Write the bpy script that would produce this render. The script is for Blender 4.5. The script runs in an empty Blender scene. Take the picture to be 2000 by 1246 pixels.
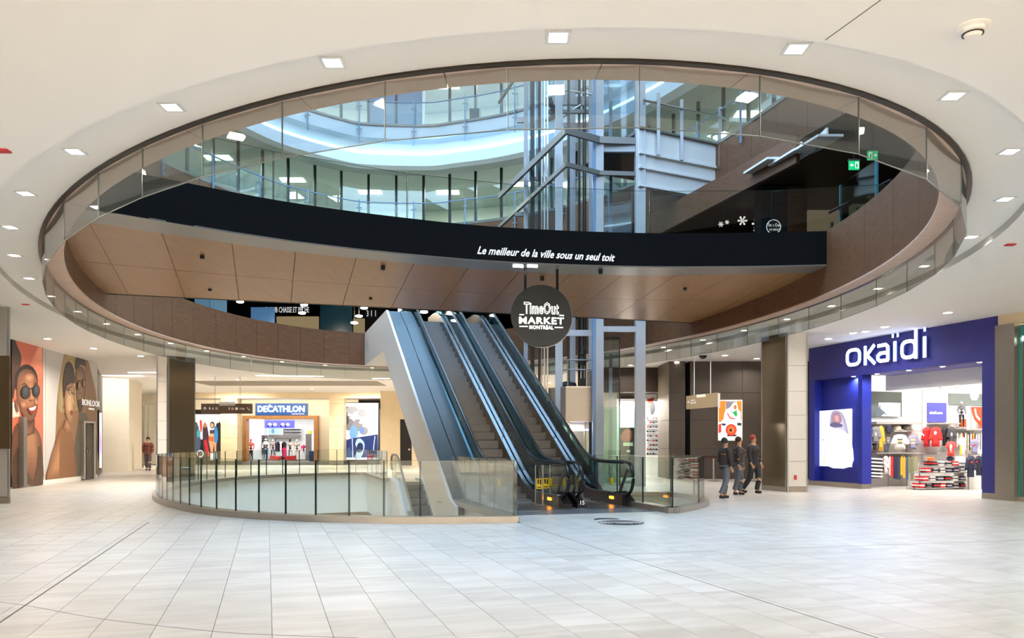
import bpy, math, random
from mathutils import Vector, Matrix
from mathutils.geometry import tessellate_polygon
R = random.Random(7)
sc = bpy.context.scene
COL = sc.collection
# ---------------------------------------------------------------- camera, world, exposure
F, CZ, HY = 1530.0, 1.45, 864.0          # focal length in px (2000 px wide), eye height, horizon row
cam = bpy.data.cameras.new('camera'); cam.sensor_width = 36; cam.lens = F / 2000 * 36
cam.shift_y = (HY - 623) / 2000; cam.clip_end = 400
co = bpy.data.objects.new('camera', cam); COL.objects.link(co)
co.location = (0, 0, CZ); co.rotation_euler = (math.pi / 2, 0, 0); sc.camera = co
w = bpy.data.worlds.new('sky'); sc.world = w; w.use_nodes = True
w.node_tree.nodes['Background'].inputs[0].default_value = (0.50, 0.72, 1.0, 1)
w.node_tree.nodes['Background'].inputs[1].default_value = 3.9
sc.view_settings.view_transform = 'Standard'; sc.view_settings.look = 'None'
sc.view_settings.exposure = 0.72; sc.view_settings.gamma = 1.0; sc.view_settings.use_curve_mapping = False
sc.cycles.use_denoising = True; sc.cycles.adaptive_threshold = .02; sc.cycles.max_bounces = 10; sc.cycles.diffuse_bounces = 5
sc.cycles.glossy_bounces = 4; sc.cycles.transparent_max_bounces = 24; sc.cycles.sample_clamp_indirect = 8
sc.cycles.caustics_reflective = False; sc.cycles.caustics_refractive = False

def area(name, loc, rot, sx, sy, power, col=(1, .93, .84), spread=180, parent=None):
    l = bpy.data.lights.new(name, 'AREA'); l.shape = 'RECTANGLE'; l.size = sx; l.size_y = sy
    l.energy = power; l.color = col; l.spread = math.radians(spread)
    o = bpy.data.objects.new(name, l); COL.objects.link(o); o.location = loc; o.rotation_euler = rot
    if parent: o.parent = parent
    return o
# ---------------------------------------------------------------- coordinates
DX, DY = -.2988, .9543                    # direction the escalators run (s); p = (DY,-DX) is across (w)
def SW(s, w_): return (DX * s + DY * w_, DY * s - DX * w_)
def PZ(px, py, z):                        # point of height z seen at a pixel
    Y = F * (z - CZ) / (HY - py); return ((px - 1000) / F * Y, Y)
def PY(px, Y): return (px - 1000) / F * Y
def ZY(py, Y): return CZ + (HY - py) / F * Y
def onw(px, w_):                          # s on the plane w for a pixel column
    r = (px - 1000) / F; return (DY * w_ + r * DX * w_) / (-DX + r * DY)
def ons(px, s):                           # w on the plane s
    r = (px - 1000) / F; return (r * DY * s - DX * s) / (DY + r * DX)
# ---------------------------------------------------------------- materials
def srgb(c):
    return tuple((x / 255 / 12.92 if x <= 10 else ((x / 255 + .055) / 1.055) ** 2.4) for x in c) + (1,)
MC = {}
def mat(name, c, rough=.5, metal=0, noise=0, scale=4, stretch=(1, 1, 1), emit=0, bump=0, spec=.5, coat=0):
    if name in MC: return MC[name]
    m = bpy.data.materials.new(name); m.use_nodes = True; nt = m.node_tree
    b = nt.nodes['Principled BSDF']; c = srgb(c)
    b.inputs['Base Color'].default_value = c; b.inputs['Roughness'].default_value = rough
    b.inputs['Metallic'].default_value = metal; b.inputs['Specular IOR Level'].default_value = spec
    if coat: b.inputs['Coat Weight'].default_value = coat; b.inputs['Coat Roughness'].default_value = .15
    if noise or bump:
        tc = nt.nodes.new('ShaderNodeTexCoord'); mp = nt.nodes.new('ShaderNodeMapping')
        mp.inputs['Scale'].default_value = stretch
        nz = nt.nodes.new('ShaderNodeTexNoise'); nz.inputs['Scale'].default_value = scale
        nz.inputs['Detail'].default_value = 6
        nt.links.new(tc.outputs['Object'], mp.inputs[0]); nt.links.new(mp.outputs[0], nz.inputs['Vector'])
        rp = nt.nodes.new('ShaderNodeValToRGB')
        rp.color_ramp.elements[0].position = .3; rp.color_ramp.elements[1].position = .7
        rp.color_ramp.elements[0].color = tuple(max(0, x * (1 - noise)) for x in c[:3]) + (1,)
        rp.color_ramp.elements[1].color = tuple(min(1, x * (1 + noise)) for x in c[:3]) + (1,)
        nt.links.new(nz.outputs[0], rp.inputs[0]); nt.links.new(rp.outputs[0], b.inputs['Base Color'])
        if bump:
            bp = nt.nodes.new('ShaderNodeBump'); bp.inputs['Strength'].default_value = bump
            bp.inputs['Distance'].default_value = .01
            nt.links.new(nz.outputs[0], bp.inputs['Height']); nt.links.new(bp.outputs[0], b.inputs['Normal'])
    if emit:
        b.inputs['Emission Color'].default_value = c; b.inputs['Emission Strength'].default_value = emit
    MC[name] = m; return m
def glass(name, tint, refl=1.0, ior=1.5, rough=0.0):
    if name in MC: return MC[name]
    m = bpy.data.materials.new(name); m.use_nodes = True; nt = m.node_tree
    nt.nodes.remove(nt.nodes['Principled BSDF']); out = nt.nodes['Material Output']
    t = nt.nodes.new('ShaderNodeBsdfTransparent'); t.inputs[0].default_value = srgb(tint)
    g = nt.nodes.new('ShaderNodeBsdfGlossy'); g.inputs['Roughness'].default_value = rough
    ge = nt.nodes.new('ShaderNodeNewGeometry'); dt_ = nt.nodes.new('ShaderNodeVectorMath'); dt_.operation = 'DOT_PRODUCT'
    nt.links.new(ge.outputs['Normal'], dt_.inputs[0]); nt.links.new(ge.outputs['Incoming'], dt_.inputs[1])
    prev = dt_.outputs['Value']
    for op_, v_ in (('ABSOLUTE', None), ('SUBTRACT', 'r'), ('POWER', 5), ('MULTIPLY_ADD', refl)):
        n_ = nt.nodes.new('ShaderNodeMath'); n_.operation = op_; n_.use_clamp = op_ == 'MULTIPLY_ADD'
        if v_ == 'r': n_.inputs[0].default_value = 1; nt.links.new(prev, n_.inputs[1])
        else:
            nt.links.new(prev, n_.inputs[0])
            if v_ is not None: n_.inputs[1].default_value = v_
        if op_ == 'MULTIPLY_ADD': n_.inputs[1].default_value = .9; n_.inputs[2].default_value = .035 * refl
        prev = n_.outputs[0]
    mx = nt.nodes.new('ShaderNodeMixShader'); nt.links.new(prev, mx.inputs[0])
    nt.links.new(t.outputs[0], mx.inputs[1]); nt.links.new(g.outputs[0], mx.inputs[2])
    nt.links.new(mx.outputs[0], out.inputs[0]); MC[name] = m; return m
def printmat():
    m = bpy.data.materials.new('printed colours'); m.use_nodes = True; nt = m.node_tree
    b = nt.nodes['Principled BSDF']; b.inputs['Roughness'].default_value = .45
    a = nt.nodes.new('ShaderNodeVertexColor'); a.layer_name = 'Col'
    nt.links.new(a.outputs[0], b.inputs['Base Color']); return m
def litprint(strength, name):
    m = bpy.data.materials.new(name); m.use_nodes = True; nt = m.node_tree
    b = nt.nodes['Principled BSDF']; b.inputs['Roughness'].default_value = .3
    a = nt.nodes.new('ShaderNodeVertexColor'); a.layer_name = 'Col'
    nt.links.new(a.outputs[0], b.inputs['Base Color']); nt.links.new(a.outputs[0], b.inputs['Emission Color'])
    b.inputs['Emission Strength'].default_value = strength; return m
M_PRINT = printmat(); M_LIT = litprint(.5, 'backlit print'); M_LITD = litprint(.45, 'dim backlit print')
M_CEIL = mat('white ceiling paint', (246, 243, 238), .8)
M_WHITE = mat('white paint', (232, 232, 230), .6)
M_WALL = mat('warm white wall', (232, 222, 204), .6, noise=.03, scale=2)
M_WOOD = mat('dark oak veneer', (106, 73, 50), .45, noise=.22, scale=3, stretch=(1, 1, 9), spec=.3)
M_WOODL = mat('light oak veneer', (146, 106, 66), .35, noise=.09, scale=2.2, stretch=(5, .6, 1), spec=.4)
M_WOODP = mat('pinkish oak soffit', (206, 176, 158), .5, noise=.06, scale=3, stretch=(3, 3, 1))
M_BLACK = mat('matt black panel', (12, 13, 14), .7, spec=.1)
M_DARK = mat('charcoal', (28, 27, 27), .6)
M_GREYS = mat('grey metal strip', (128, 124, 118), .35, metal=.4)
M_STEEL = mat('brushed steel', (188, 186, 182), .28, metal=1, noise=.05, scale=3, stretch=(1, 1, 30))
M_STEELB = mat('brushed bronze steel', (158, 150, 140), .34, metal=.75, noise=.05, scale=3, stretch=(1, 1, 20))
M_PAINTST = mat('pale blue grey steel paint', (184, 185, 188), .4, noise=.04, scale=3)
M_RUB = mat('black rubber', (14, 14, 15), .3)
M_TILE = None
M_GROUT = mat('grey grout', (120, 112, 102), .9)
M_GL = glass('clear balustrade glass', (248, 252, 250), 1.2)
M_GLB = glass('smoke baffle glass', (232, 234, 231), 2.6)
M_GLD = glass('teal escalator glass', (172, 200, 206), 2.4, rough=.03)
M_EDGE = mat('dark green glass edge', (26, 44, 40), .2)
M_LAMP = mat('lamp glow', (255, 246, 228), .5, emit=14)
M_LAMPW = mat('cool lamp glow', (240, 248, 255), .5, emit=5)
M_BLUE = mat('navy blue facade paint', (44, 44, 122), .5, noise=.03)
M_BLUE2 = mat('cobalt blue recess paint', (26, 38, 140), .5)
M_BRONZE = mat('bronze tinted mirror', (112, 96, 76), .1, metal=.65)
M_BRWALL = mat('dark brown cladding', (72, 62, 54), .5, noise=.05, scale=3)
M_OUT = mat('sandstone cladding', (228, 208, 174), .55, noise=.03, scale=3)
# ---------------------------------------------------------------- mesh builder
class MB:
    def __init__(s): s.v = []; s.f = []; s.c = []
    def vs(s, pts): n = len(s.v); s.v += [tuple(p) for p in pts]; return n
    def face(s, pts, c=None):
        n = s.vs(pts); s.f.append(list(range(n, n + len(pts)))); s.c.append(c); return s
    def prism(s, poly, z0, z1, c=None):   # poly: list of (x,y)
        k = len(poly); n = s.vs([(x, y, z0) for x, y in poly] + [(x, y, z1) for x, y in poly])
        s.f += [list(range(n + k - 1, n - 1, -1)), list(range(n + k, n + 2 * k))]; s.c += [c, c]
        for i in range(k):
            j = (i + 1) % k; s.f.append([n + i, n + j, n + k + j, n + k + i]); s.c.append(c)
        return s
    def hull8(s, a, c=None):              # 8 corners: 4 bottom ccw, 4 top ccw
        n = s.vs(a)
        for q in ((3, 2, 1, 0), (4, 5, 6, 7), (0, 1, 5, 4), (1, 2, 6, 5), (2, 3, 7, 6), (3, 0, 4, 7)):
            s.f.append([n + i for i in q]); s.c.append(c)
        return s
    def box(s, x0, x1, y0, y1, z0, z1, c=None): return s.prism([(x0, y0), (x1, y0), (x1, y1), (x0, y1)], z0, z1, c)
    def sbox(s, s0, s1, w0, w1, z0, z1, c=None):
        return s.prism([SW(s0, w0), SW(s1, w0), SW(s1, w1), SW(s0, w1)], z0, z1, c)
    def slab(s, prof, off0, off1, fr, c=None):    # extrude a profile polygon [(a,z)] between two offsets; fr(a,off,z)->xyz
        k = len(prof); n = s.vs([fr(a, z, off0) for a, z in prof] + [fr(a, z, off1) for a, z in prof])
        s.f += [list(range(n + k - 1, n - 1, -1)), list(range(n + k, n + 2 * k))]; s.c += [c, c]
        for i in range(k):
            j = (i + 1) % k; s.f.append([n + i, n + j, n + k + j, n + k + i]); s.c.append(c)
        return s
    def tube(s, path, r, seg=6, c=None, rz=None):
        P = [Vector(p) for p in path]; rings = []
        for i, p in enumerate(P):
            t = (P[min(i + 1, len(P) - 1)] - P[max(i - 1, 0)]).normalized()
            u = t.cross(Vector((0, 0, 1)))
            if u.length < 1e-3: u = Vector((1, 0, 0))
            u.normalize(); v = u.cross(t)
            rr = r[i] if isinstance(r, (list, tuple)) else r
            r2 = rr if rz is None else rz
            rings.append(s.vs([p + u * (rr * math.cos(a)) + v * (r2 * math.sin(a)) for a in [2 * math.pi * j / seg for j in range(seg)]]))
        for i in range(len(P) - 1):
            for j in range(seg):
                k = (j + 1) % seg
                s.f.append([rings[i] + j, rings[i] + k, rings[i + 1] + k, rings[i + 1] + j]); s.c.append(c)
        s.f.append([rings[0] + j for j in range(seg)][::-1]); s.c.append(c)
        s.f.append([rings[-1] + j for j in range(seg)]); s.c.append(c)
        return s
    def lathe(s, prof, cx, cy, seg=16, c=None):
        rings = [s.vs([(cx + r * math.cos(2 * math.pi * j / seg), cy + r * math.sin(2 * math.pi * j / seg), z) for j in range(seg)]) for r, z in prof]
        for i in range(len(prof) - 1):
            for j in range(seg):
                k = (j + 1) % seg
                s.f.append([rings[i] + j, rings[i] + k, rings[i + 1] + k, rings[i + 1] + j]); s.c.append(c)
        s.f.append([rings[-1] + j for j in range(seg)]); s.c.append(c)
        s.f.append([rings[0] + j for j in range(seg)][::-1]); s.c.append(c)
        return s
    def wall(s, path, z0, z1, closed=False, c=None):   # zero-thickness band along a path
        n = len(path)
        for i in range(n if closed else n - 1):
            a, b = path[i], path[(i + 1) % n]
            s.face([(a[0], a[1], z0), (b[0], b[1], z0), (b[0], b[1], z1), (a[0], a[1], z1)], c)
        return s
    def flat(s, loops, z, up=True, c=None):            # polygon with holes
        fl = [p for l in loops for p in l]; n = s.vs([(x, y, z) for x, y in fl])
        for t in tessellate_polygon([[Vector((x, y, 0)) for x, y in l] for l in loops]):
            t = list(t); a, b, d = [fl[i] for i in t]
            cr = (b[0] - a[0]) * (d[1] - a[1]) - (b[1] - a[1]) * (d[0] - a[0])
            if (cr > 0) != up: t.reverse()
            s.f.append([n + i for i in t]); s.c.append(c)
        return s
    def build(s, name, m, parent=None, smooth=False, origin=None):
        me = bpy.data.meshes.new(name)
        vv = s.v
        if origin: vv = [(x - origin[0], y - origin[1], z - origin[2]) for x, y, z in vv]
        me.from_pydata(vv, [], s.f); me.materials.append(m)
        if any(c is not None for c in s.c):
            ca = me.color_attributes.new('Col', 'FLOAT_COLOR', 'CORNER'); k = 0
            buf = []
            for f, c in zip(s.f, s.c):
                if c is None: c = (200, 200, 200)
                if isinstance(c, list):
                    for q in c: buf += srgb(q)
                else: buf += list(srgb(c)) * len(f)
            ca.data.foreach_set('color', buf)
        if smooth:
            me.polygons.foreach_set('use_smooth', [True] * len(me.polygons))
            try: me.set_sharp_from_angle(angle=math.radians(40))
            except Exception: pass
        o = bpy.data.objects.new(name, me); COL.objects.link(o)
        if origin and not parent: o.location = origin
        if parent: o.parent = parent; 
        if parent and origin:
            o.location = Vector(origin) - parent.location if not parent.rotation_euler.z else origin
        elif parent and parent.type == 'EMPTY': o.location = -Vector(parent.location)
        return o
def tag(o, label=None, cat=None, group=None, kind=None):
    if label: o['label'] = label
    if cat: o['category'] = cat
    if group: o['group'] = group
    if kind: o['kind'] = kind
    return o
def empty(name, loc, label=None, cat=None, group=None, kind=None):
    o = bpy.data.objects.new(name, None); COL.objects.link(o); o.location = loc; o.empty_display_size = .1
    return tag(o, label, cat, group, kind)
def struct(name, mb, m, parent=None, **k):
    o = mb.build(name, m, parent, **k)
    if not parent: o['kind'] = 'structure'
    return o
def dup(root, loc=None, rz=None, label=None, group=None):
    r = root.copy(); COL.objects.link(r)
    if loc is not None: r.location = loc
    if rz is not None: r.rotation_euler = (0, 0, rz)
    if label: r['label'] = label
    if group: r['group'] = group
    for ch in list(root.children):
        c = ch.copy(); COL.objects.link(c); c.parent = r
        for g in list(ch.children):
            d = g.copy(); COL.objects.link(d); d.parent = c
    return r
def text(name, body, size, loc, right, up, m, parent=None, extr=.01, bold=0, shear=0, align='CENTER', squeeze=1.0, space=1.0, fit=None):
    cu = bpy.data.curves.new(name, 'FONT'); cu.body = body; cu.size = size; cu.extrude = extr
    cu.offset = bold; cu.shear = shear; cu.align_x = align; cu.align_y = 'CENTER'; cu.resolution_u = 2
    cu.space_character = space
    tmp = bpy.data.objects.new(name, cu); COL.objects.link(tmp)
    bpy.context.view_layer.update(); dg = bpy.context.evaluated_depsgraph_get()
    me = bpy.data.meshes.new_from_object(tmp.evaluated_get(dg)); bpy.data.objects.remove(tmp); bpy.data.curves.remove(cu)
    me.materials.clear(); me.materials.append(m); o = bpy.data.objects.new(name, me); COL.objects.link(o)
    if fit:
        xs_q = [v.co.x for v in me.vertices]; squeeze = fit / (max(xs_q) - min(xs_q))
    r = Vector(right).normalized(); u = Vector(up).normalized(); n = r.cross(u)
    mt = Matrix((r * squeeze, u, n)).transposed().to_4x4(); mt.translation = Vector(loc)
    if parent:
        o.parent = parent
        if parent.type == 'EMPTY': mt = Matrix.Translation(-Vector(parent.location)) @ mt
    o.matrix_basis = mt
    return o
def spline(pts, n=6, closed=True):
    out = []; k = len(pts)
    for i in range(k if closed else k - 1):
        p0, p1, p2, p3 = [pts[(i + d) % k] if closed else pts[min(max(i + d, 0), k - 1)] for d in (-1, 0, 1, 2)]
        for j in range(n):
            t = j / n
            out.append(tuple(.5 * (2 * p1[a] + (p2[a] - p0[a]) * t + (2 * p0[a] - 5 * p1[a] + 4 * p2[a] - p3[a]) * t * t + (3 * p1[a] - p0[a] - 3 * p2[a] + p3[a]) * t ** 3) for a in range(len(p1))))
    if not closed: out.append(tuple(pts[-1]))
    return out
def ell(cx, cy, rx, ry, n=16, rot=0):
    c, s_ = math.cos(rot), math.sin(rot)
    return [(cx + rx * math.cos(a) * c - ry * math.sin(a) * s_, cy + rx * math.cos(a) * s_ + ry * math.sin(a) * c) for a in [2 * math.pi * i / n for i in range(n)]]
def soft(c0, c1, pts, n=6, fx=.5, fy=.5, k=.25):
    """printed tone that runs from c0 at the outline to c1 inside, as nested flat shapes"""
    xs_, ys_ = [p[0] for p in pts], [p[1] for p in pts]
    cx, cy = min(xs_) + (max(xs_) - min(xs_)) * fx, min(ys_) + (max(ys_) - min(ys_)) * fy; out = []
    for i in range(n):
        t = i / (n - 1); q = 1 - (1 - k) * t
        out.append((tuple(c0[j] + (c1[j] - c0[j]) * t for j in range(3)), [(cx + (x - cx) * q, cy + (y - cy) * q) for x, y in pts]))
    return out
def art(name, fr, shapes, m, parent=None, step=.0012):
    flat_ = []
    for z_ in shapes: flat_ += z_ if isinstance(z_, list) else [z_]
    shapes = flat_; step = min(step, .02 / max(1, len(shapes)) + .0004)
    """flat print: shapes = [(colour or [colour per point], [(u,v)...])], fr(u,v,depth)->xyz"""
    mb = MB()
    for i, (c, pts) in enumerate(shapes):
        d = (i + 1) * step
        ar = sum(pts[j][0] * pts[(j + 1) % len(pts)][1] - pts[(j + 1) % len(pts)][0] * pts[j][1] for j in range(len(pts)))
        if ar < 0: pts = pts[::-1]; c = c[::-1] if isinstance(c, list) else c
        n = mb.vs([fr(u, v, d) for u, v in pts])
        for t in tessellate_polygon([[Vector((u, v, 0)) for u, v in pts]]):
            mb.f.append([n + q for q in t]); mb.c.append([c[q] for q in t] if isinstance(c, list) else c)
    return mb.build(name, m, parent)
# ---------------------------------------------------------------- the oval opening
EC, EA, EB, EROT = (-1.897, 20.76), 14.38, 8.70, math.radians(17.35)
def oval(off, n=120, a0=0, a1=2 * math.pi, closed=True):
    out = []
    for i in range(n if closed else n + 1):
        a = a0 + (a1 - a0) * i / n
        x, y = (EB + off) * math.cos(a), (EA + off) * math.sin(a)
        out.append((EC[0] + x * math.cos(EROT) - y * math.sin(EROT), EC[1] + x * math.sin(EROT) + y * math.cos(EROT)))
    return out
def oval_eq(off, n):                       # equally spaced by arc length
    fine = oval(off, 1440); L = [0]
    for i in range(1440):
        a, b = fine[i], fine[(i + 1) % 1440]; L.append(L[-1] + math.dist(a, b))
    out = []; j = 0
    for k in range(n):
        t = L[-1] * k / n
        while L[j + 1] < t: j += 1
        out.append(fine[j])
    return out
ZC, ZO, ZL2, ZL3, ZL4 = 4.78, 4.66, 6.17, 11.8, 16.65
XA, XB, YA, YB = -32, 32, -7, 74
OUTER = [(XA, YA), (XB, YA), (XB, YB), (XA, YB)]
ORD = 'first second third fourth fifth sixth seventh eighth ninth tenth eleventh twelfth thirteenth fourteenth'.split()
# ================================================================ SETTING: floor with pits
PITC = [(.1, 14.2), (-1.67, 14.05), (-2.84, 14.18), (-4.02, 14.5), (-5.41, 15.25), (-6.77, 16.5), (-8.44, 18.85), (-9.7, 21.4), (-10.5, 24), (-10.83, 26.7), (-10.75, 30.4), (-9.28, 33.3), (-7.4, 34.75), (-6.46, 35.05)]
PARC = spline(PITC, 8, closed=False)
PITA = PARC + [SW(29.3, 4.3), SW(29.3, 5.8), SW(19, 5.8), SW(19, 4.3)]
PBF = spline([(3.28, 16), (4.0, 17.1), (4.45, 18.1), (4.65, 19.2), (4.55, 20.3), (4.3, 21.2)], 5, closed=False)
PITB = PBF + [(1.72, 21.2)]
def inside(p, poly):
    c = False; n = len(poly)
    for i in range(n):
        a, b = poly[i], poly[i - 1]
        if (a[1] > p[1]) != (b[1] > p[1]) and p[0] < (b[0] - a[0]) * (p[1] - a[1]) / (b[1] - a[1]) + a[0]: c = not c
    return c
def clip(poly, a, b):                      # keep what lies left of a->b
    out = []
    f = lambda p: (b[0] - a[0]) * (p[1] - a[1]) - (b[1] - a[1]) * (p[0] - a[0])
    for i in range(len(poly)):
        p, q = poly[i], poly[(i + 1) % len(poly)]; fp, fq = f(p), f(q)
        if fp >= 0: out.append(p)
        if fp * fq < 0: t = fp / (fp - fq); out.append((p[0] + (q[0] - p[0]) * t, p[1] + (q[1] - p[1]) * t))
    return out
floor = struct('floor', MB().flat([OUTER, PITA, PITB], -.012), M_GROUT)
def tilemat():
    m = bpy.data.materials.new('pale veined porcelain tile'); m.use_nodes = True; nt = m.node_tree; L = nt.links.new
    b = nt.nodes['Principled BSDF']; b.inputs['Roughness'].default_value = .34; b.inputs['Specular IOR Level'].default_value = .55
    g = nt.nodes.new('ShaderNodeNewGeometry'); rot = nt.nodes.new('ShaderNodeMapping'); rot.vector_type = 'POINT'
    rot.inputs['Rotation'].default_value = (0, 0, math.radians(-17.4)); L(g.outputs['Position'], rot.inputs[0])
    at = nt.nodes.new('ShaderNodeVertexColor'); at.layer_name = 'Col'
    ad = nt.nodes.new('ShaderNodeVectorMath'); ad.operation = 'MULTIPLY_ADD'
    L(at.outputs[0], ad.inputs[0]); ad.inputs[1].default_value = (60, 60, 60); L(rot.outputs[0], ad.inputs[2])
    mp = nt.nodes.new('ShaderNodeMapping'); mp.inputs['Scale'].default_value = (.55, 2.6, 1); mp.inputs['Rotation'].default_value = (0, 0, .12)
    L(ad.outputs[0], mp.inputs[0])
    n1 = nt.nodes.new('ShaderNodeTexNoise'); n1.inputs['Scale'].default_value = 1.6; n1.inputs['Detail'].default_value = 7; n1.inputs['Distortion'].default_value = .7
    L(mp.outputs[0], n1.inputs['Vector'])
    r = nt.nodes.new('ShaderNodeValToRGB'); e = r.color_ramp.elements
    e[0].position = .3; e[0].color = srgb((180, 174, 166)); e[1].position = .7; e[1].color = srgb((207, 203, 197))
    k = r.color_ramp.elements.new(.5); k.color = srgb((195, 189, 180))
    L(n1.outputs[0], r.inputs[0])
    mx = nt.nodes.new('ShaderNodeMix'); mx.data_type = 'RGBA'; mx.blend_type = 'MULTIPLY'; mx.inputs[0].default_value = .11
    L(r.outputs[0], mx.inputs[6]); L(at.outputs[0], mx.inputs[7]); L(mx.outputs[2], b.inputs['Base Color'])
    return m
M_TILE = tilemat()
TW, TL, G = .436, .9167, .0022
rest = MB(); near = []
PE = [(p, PITA) for p in PITA]
for iw in range(-78, 68):
    w0 = .0394 + iw * TW
    if -2.3 < w0 < 5: off = 9.43
    elif w0 >= 5: off = 9.43 + (iw % 3) * TL / 3
    else: off = 9.43 + (iw % 2) * TL / 2
    for js in range(-18, 60):
        s0 = off + js * TL; cx, cy = SW(s0 + TL / 2, w0 + TW / 2)
        if not (XA + 1 < cx < XB - 1 and YA + 1 < cy < 50): continue
        d = math.hypot(cx, cy)
        if cy < 0 or abs(cx) > cy * .8 + 3: 
            if d > 14: continue
        g2 = .0009; q = [SW(s0 + g2, w0 + G), SW(s0 + TL - g2, w0 + G), SW(s0 + TL - g2, w0 + TW - G), SW(s0 + g2, w0 + TW - G)]
        q = q[::-1]
        if cy > 12:
            skip = False
            for pit in (PITA, PITB):
                ins = [inside(p, pit) for p in q]
                if all(ins): skip = True; break
                if any(ins):
                    # cut along the nearest pit edge, keeping the outer side
                    n = len(pit); best = None
                    for i in range(n):
                        a, b = pit[i], pit[(i + 1) % n]
                        t = max(0, min(1, ((cx - a[0]) * (b[0] - a[0]) + (cy - a[1]) * (b[1] - a[1])) / ((b[0] - a[0]) ** 2 + (b[1] - a[1]) ** 2 + 1e-9)))
                        dd = math.hypot(a[0] + (b[0] - a[0]) * t - cx, a[1] + (b[1] - a[1]) * t - cy)
                        if best is None or dd < best[0]: best = (dd, a, b)
                    a, b = best[1], best[2]
                    area2 = sum(pit[i][0] * pit[(i + 1) % n][1] - pit[(i + 1) % n][0] * pit[i][1] for i in range(n))
                    q = clip(q, b, a) if area2 > 0 else clip(q, a, b)
                    if len(q) < 3: skip = True; break
            if skip: continue
        v = R.uniform(120, 255); col = (v, v * R.uniform(.97, 1), v * R.uniform(.93, 1))
        vis = cy > 5.6 and abs(cx) < cy * .68
        near.append((d if vis else 1e3 + d, q, col))
near.sort(key=lambda a: a[0])
for k, (d, q, col) in enumerate(near):
    mb = MB() if k < 300 else rest
    mb.prism(q, -.01, R.uniform(-.0004, .0004), col)
    if k < 300: mb.build('floor_tile', M_TILE, floor)
ft = rest.build('floor_tiles', M_TILE, floor); ft['kind'] = 'stuff'
M_JOINT = mat('dark expansion joint', (92, 84, 76), .7)
def strip(path, wd, z, h, m, name, parent=None, up=True):
    mb = MB(); n = len(path)
    for i in range(n - 1):
        a, b = Vector(path[i]), Vector(path[i + 1]); t = (b - a).normalized(); nn = Vector((-t.y, t.x)) * wd / 2
        mb.prism([a - nn, b - nn, b + nn, a + nn], z, z + h)
    return mb.build(name, m, parent)
strip([SW(2, -2.05), SW(15.6, -2.05)], .018, .0, .0012, M_JOINT, 'expansion_joint', floor)
strip([SW(3.5, 4.324), SW(13.5, 4.324)], .012, .0, .0012, M_JOINT, 'expansion_joint', floor)
jx = [PZ(0, 1176, 0), PZ(65, 1185, 0), PZ(200, 1209, 0), PZ(415, 1233, 0), PZ(531, 1240, 0), PZ(700, 1246, 0)]
strip(spline(jx, 4, closed=False), .008, .0, .0012, M_JOINT, 'curved_joint', floor)
strip([PZ(1000, 1091, 0), PZ(1500, 1072, 0), PZ(2000, 1055, 0)], .007, .0, .0012, M_JOINT, 'cross_joint', floor)
# pit walls (a light knee of the slab), lower level
PW = mat('pale pit wall paint', (214, 222, 222), .6)
wp = MB().wall(PITA, -1.65, 0, closed=True); struct('trim_1', wp, PW)
struct('trim_2', MB().wall(PITB, -1.65, 0, closed=True), PW)
struct('ceiling_lower', MB().flat([[(-30, 3), (30, 3), (30, 60), (-30, 60)], PITA, PITB], -1.65, up=False), M_CEIL)
struct('floor_lower', MB().flat([[(-30, 3), (30, 3), (30, 60), (-30, 60)]], -5.4), mat('beige lower floor', (206, 192, 170), .4, noise=.05))
struct('wall_lower', MB().box(-30, 30, 44, 44.3, -5.4, -1.65).box(-30, 30, 3, 3.3, -5.4, -1.65).box(-30.3, -30, 3, 44, -5.4, -1.65).box(30, 30.3, 3, 44, -5.4, -1.65), M_WALL)
for x, y in ((-8, 22), (-6, 32), (-1, 24), (3.5, 19)):
    area('lower_level_light', (x, y, -1.8 if (x, y) == (3.5, 19) else -1.72), (0, 0, 0), .8, .8, 220)
# curbs and balustrades
def offs(path, d):
    out = []
    for i in range(len(path)):
        a = Vector(path[max(i - 1, 0)]); b = Vector(path[min(i + 1, len(path) - 1)]); t = (b - a).normalized()
        out.append((path[i][0] - t.y * d, path[i][1] + t.x * d))
    return out
def ribbon(mb, path, d0, d1, z0, z1):
    A, B = offs(path, d0), offs(path, d1)
    for i in range(len(path) - 1): mb.prism([A[i], A[i + 1], B[i + 1], B[i]], z0, z1)
    return mb
def cumulative(path):
    L = [0]
    for i in range(len(path) - 1): L.append(L[-1] + math.dist(path[i], path[i + 1]))
    return L
def along(path, t, L=None):
    L = L or cumulative(path); t = max(0, min(L[-1], t))
    for i in range(len(path) - 1):
        if L[i + 1] >= t:
            k = (t - L[i]) / (L[i + 1] - L[i] + 1e-9)
            return (path[i][0] + (path[i + 1][0] - path[i][0]) * k, path[i][1] + (path[i + 1][1] - path[i][1]) * k)
    return path[-1]
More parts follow.
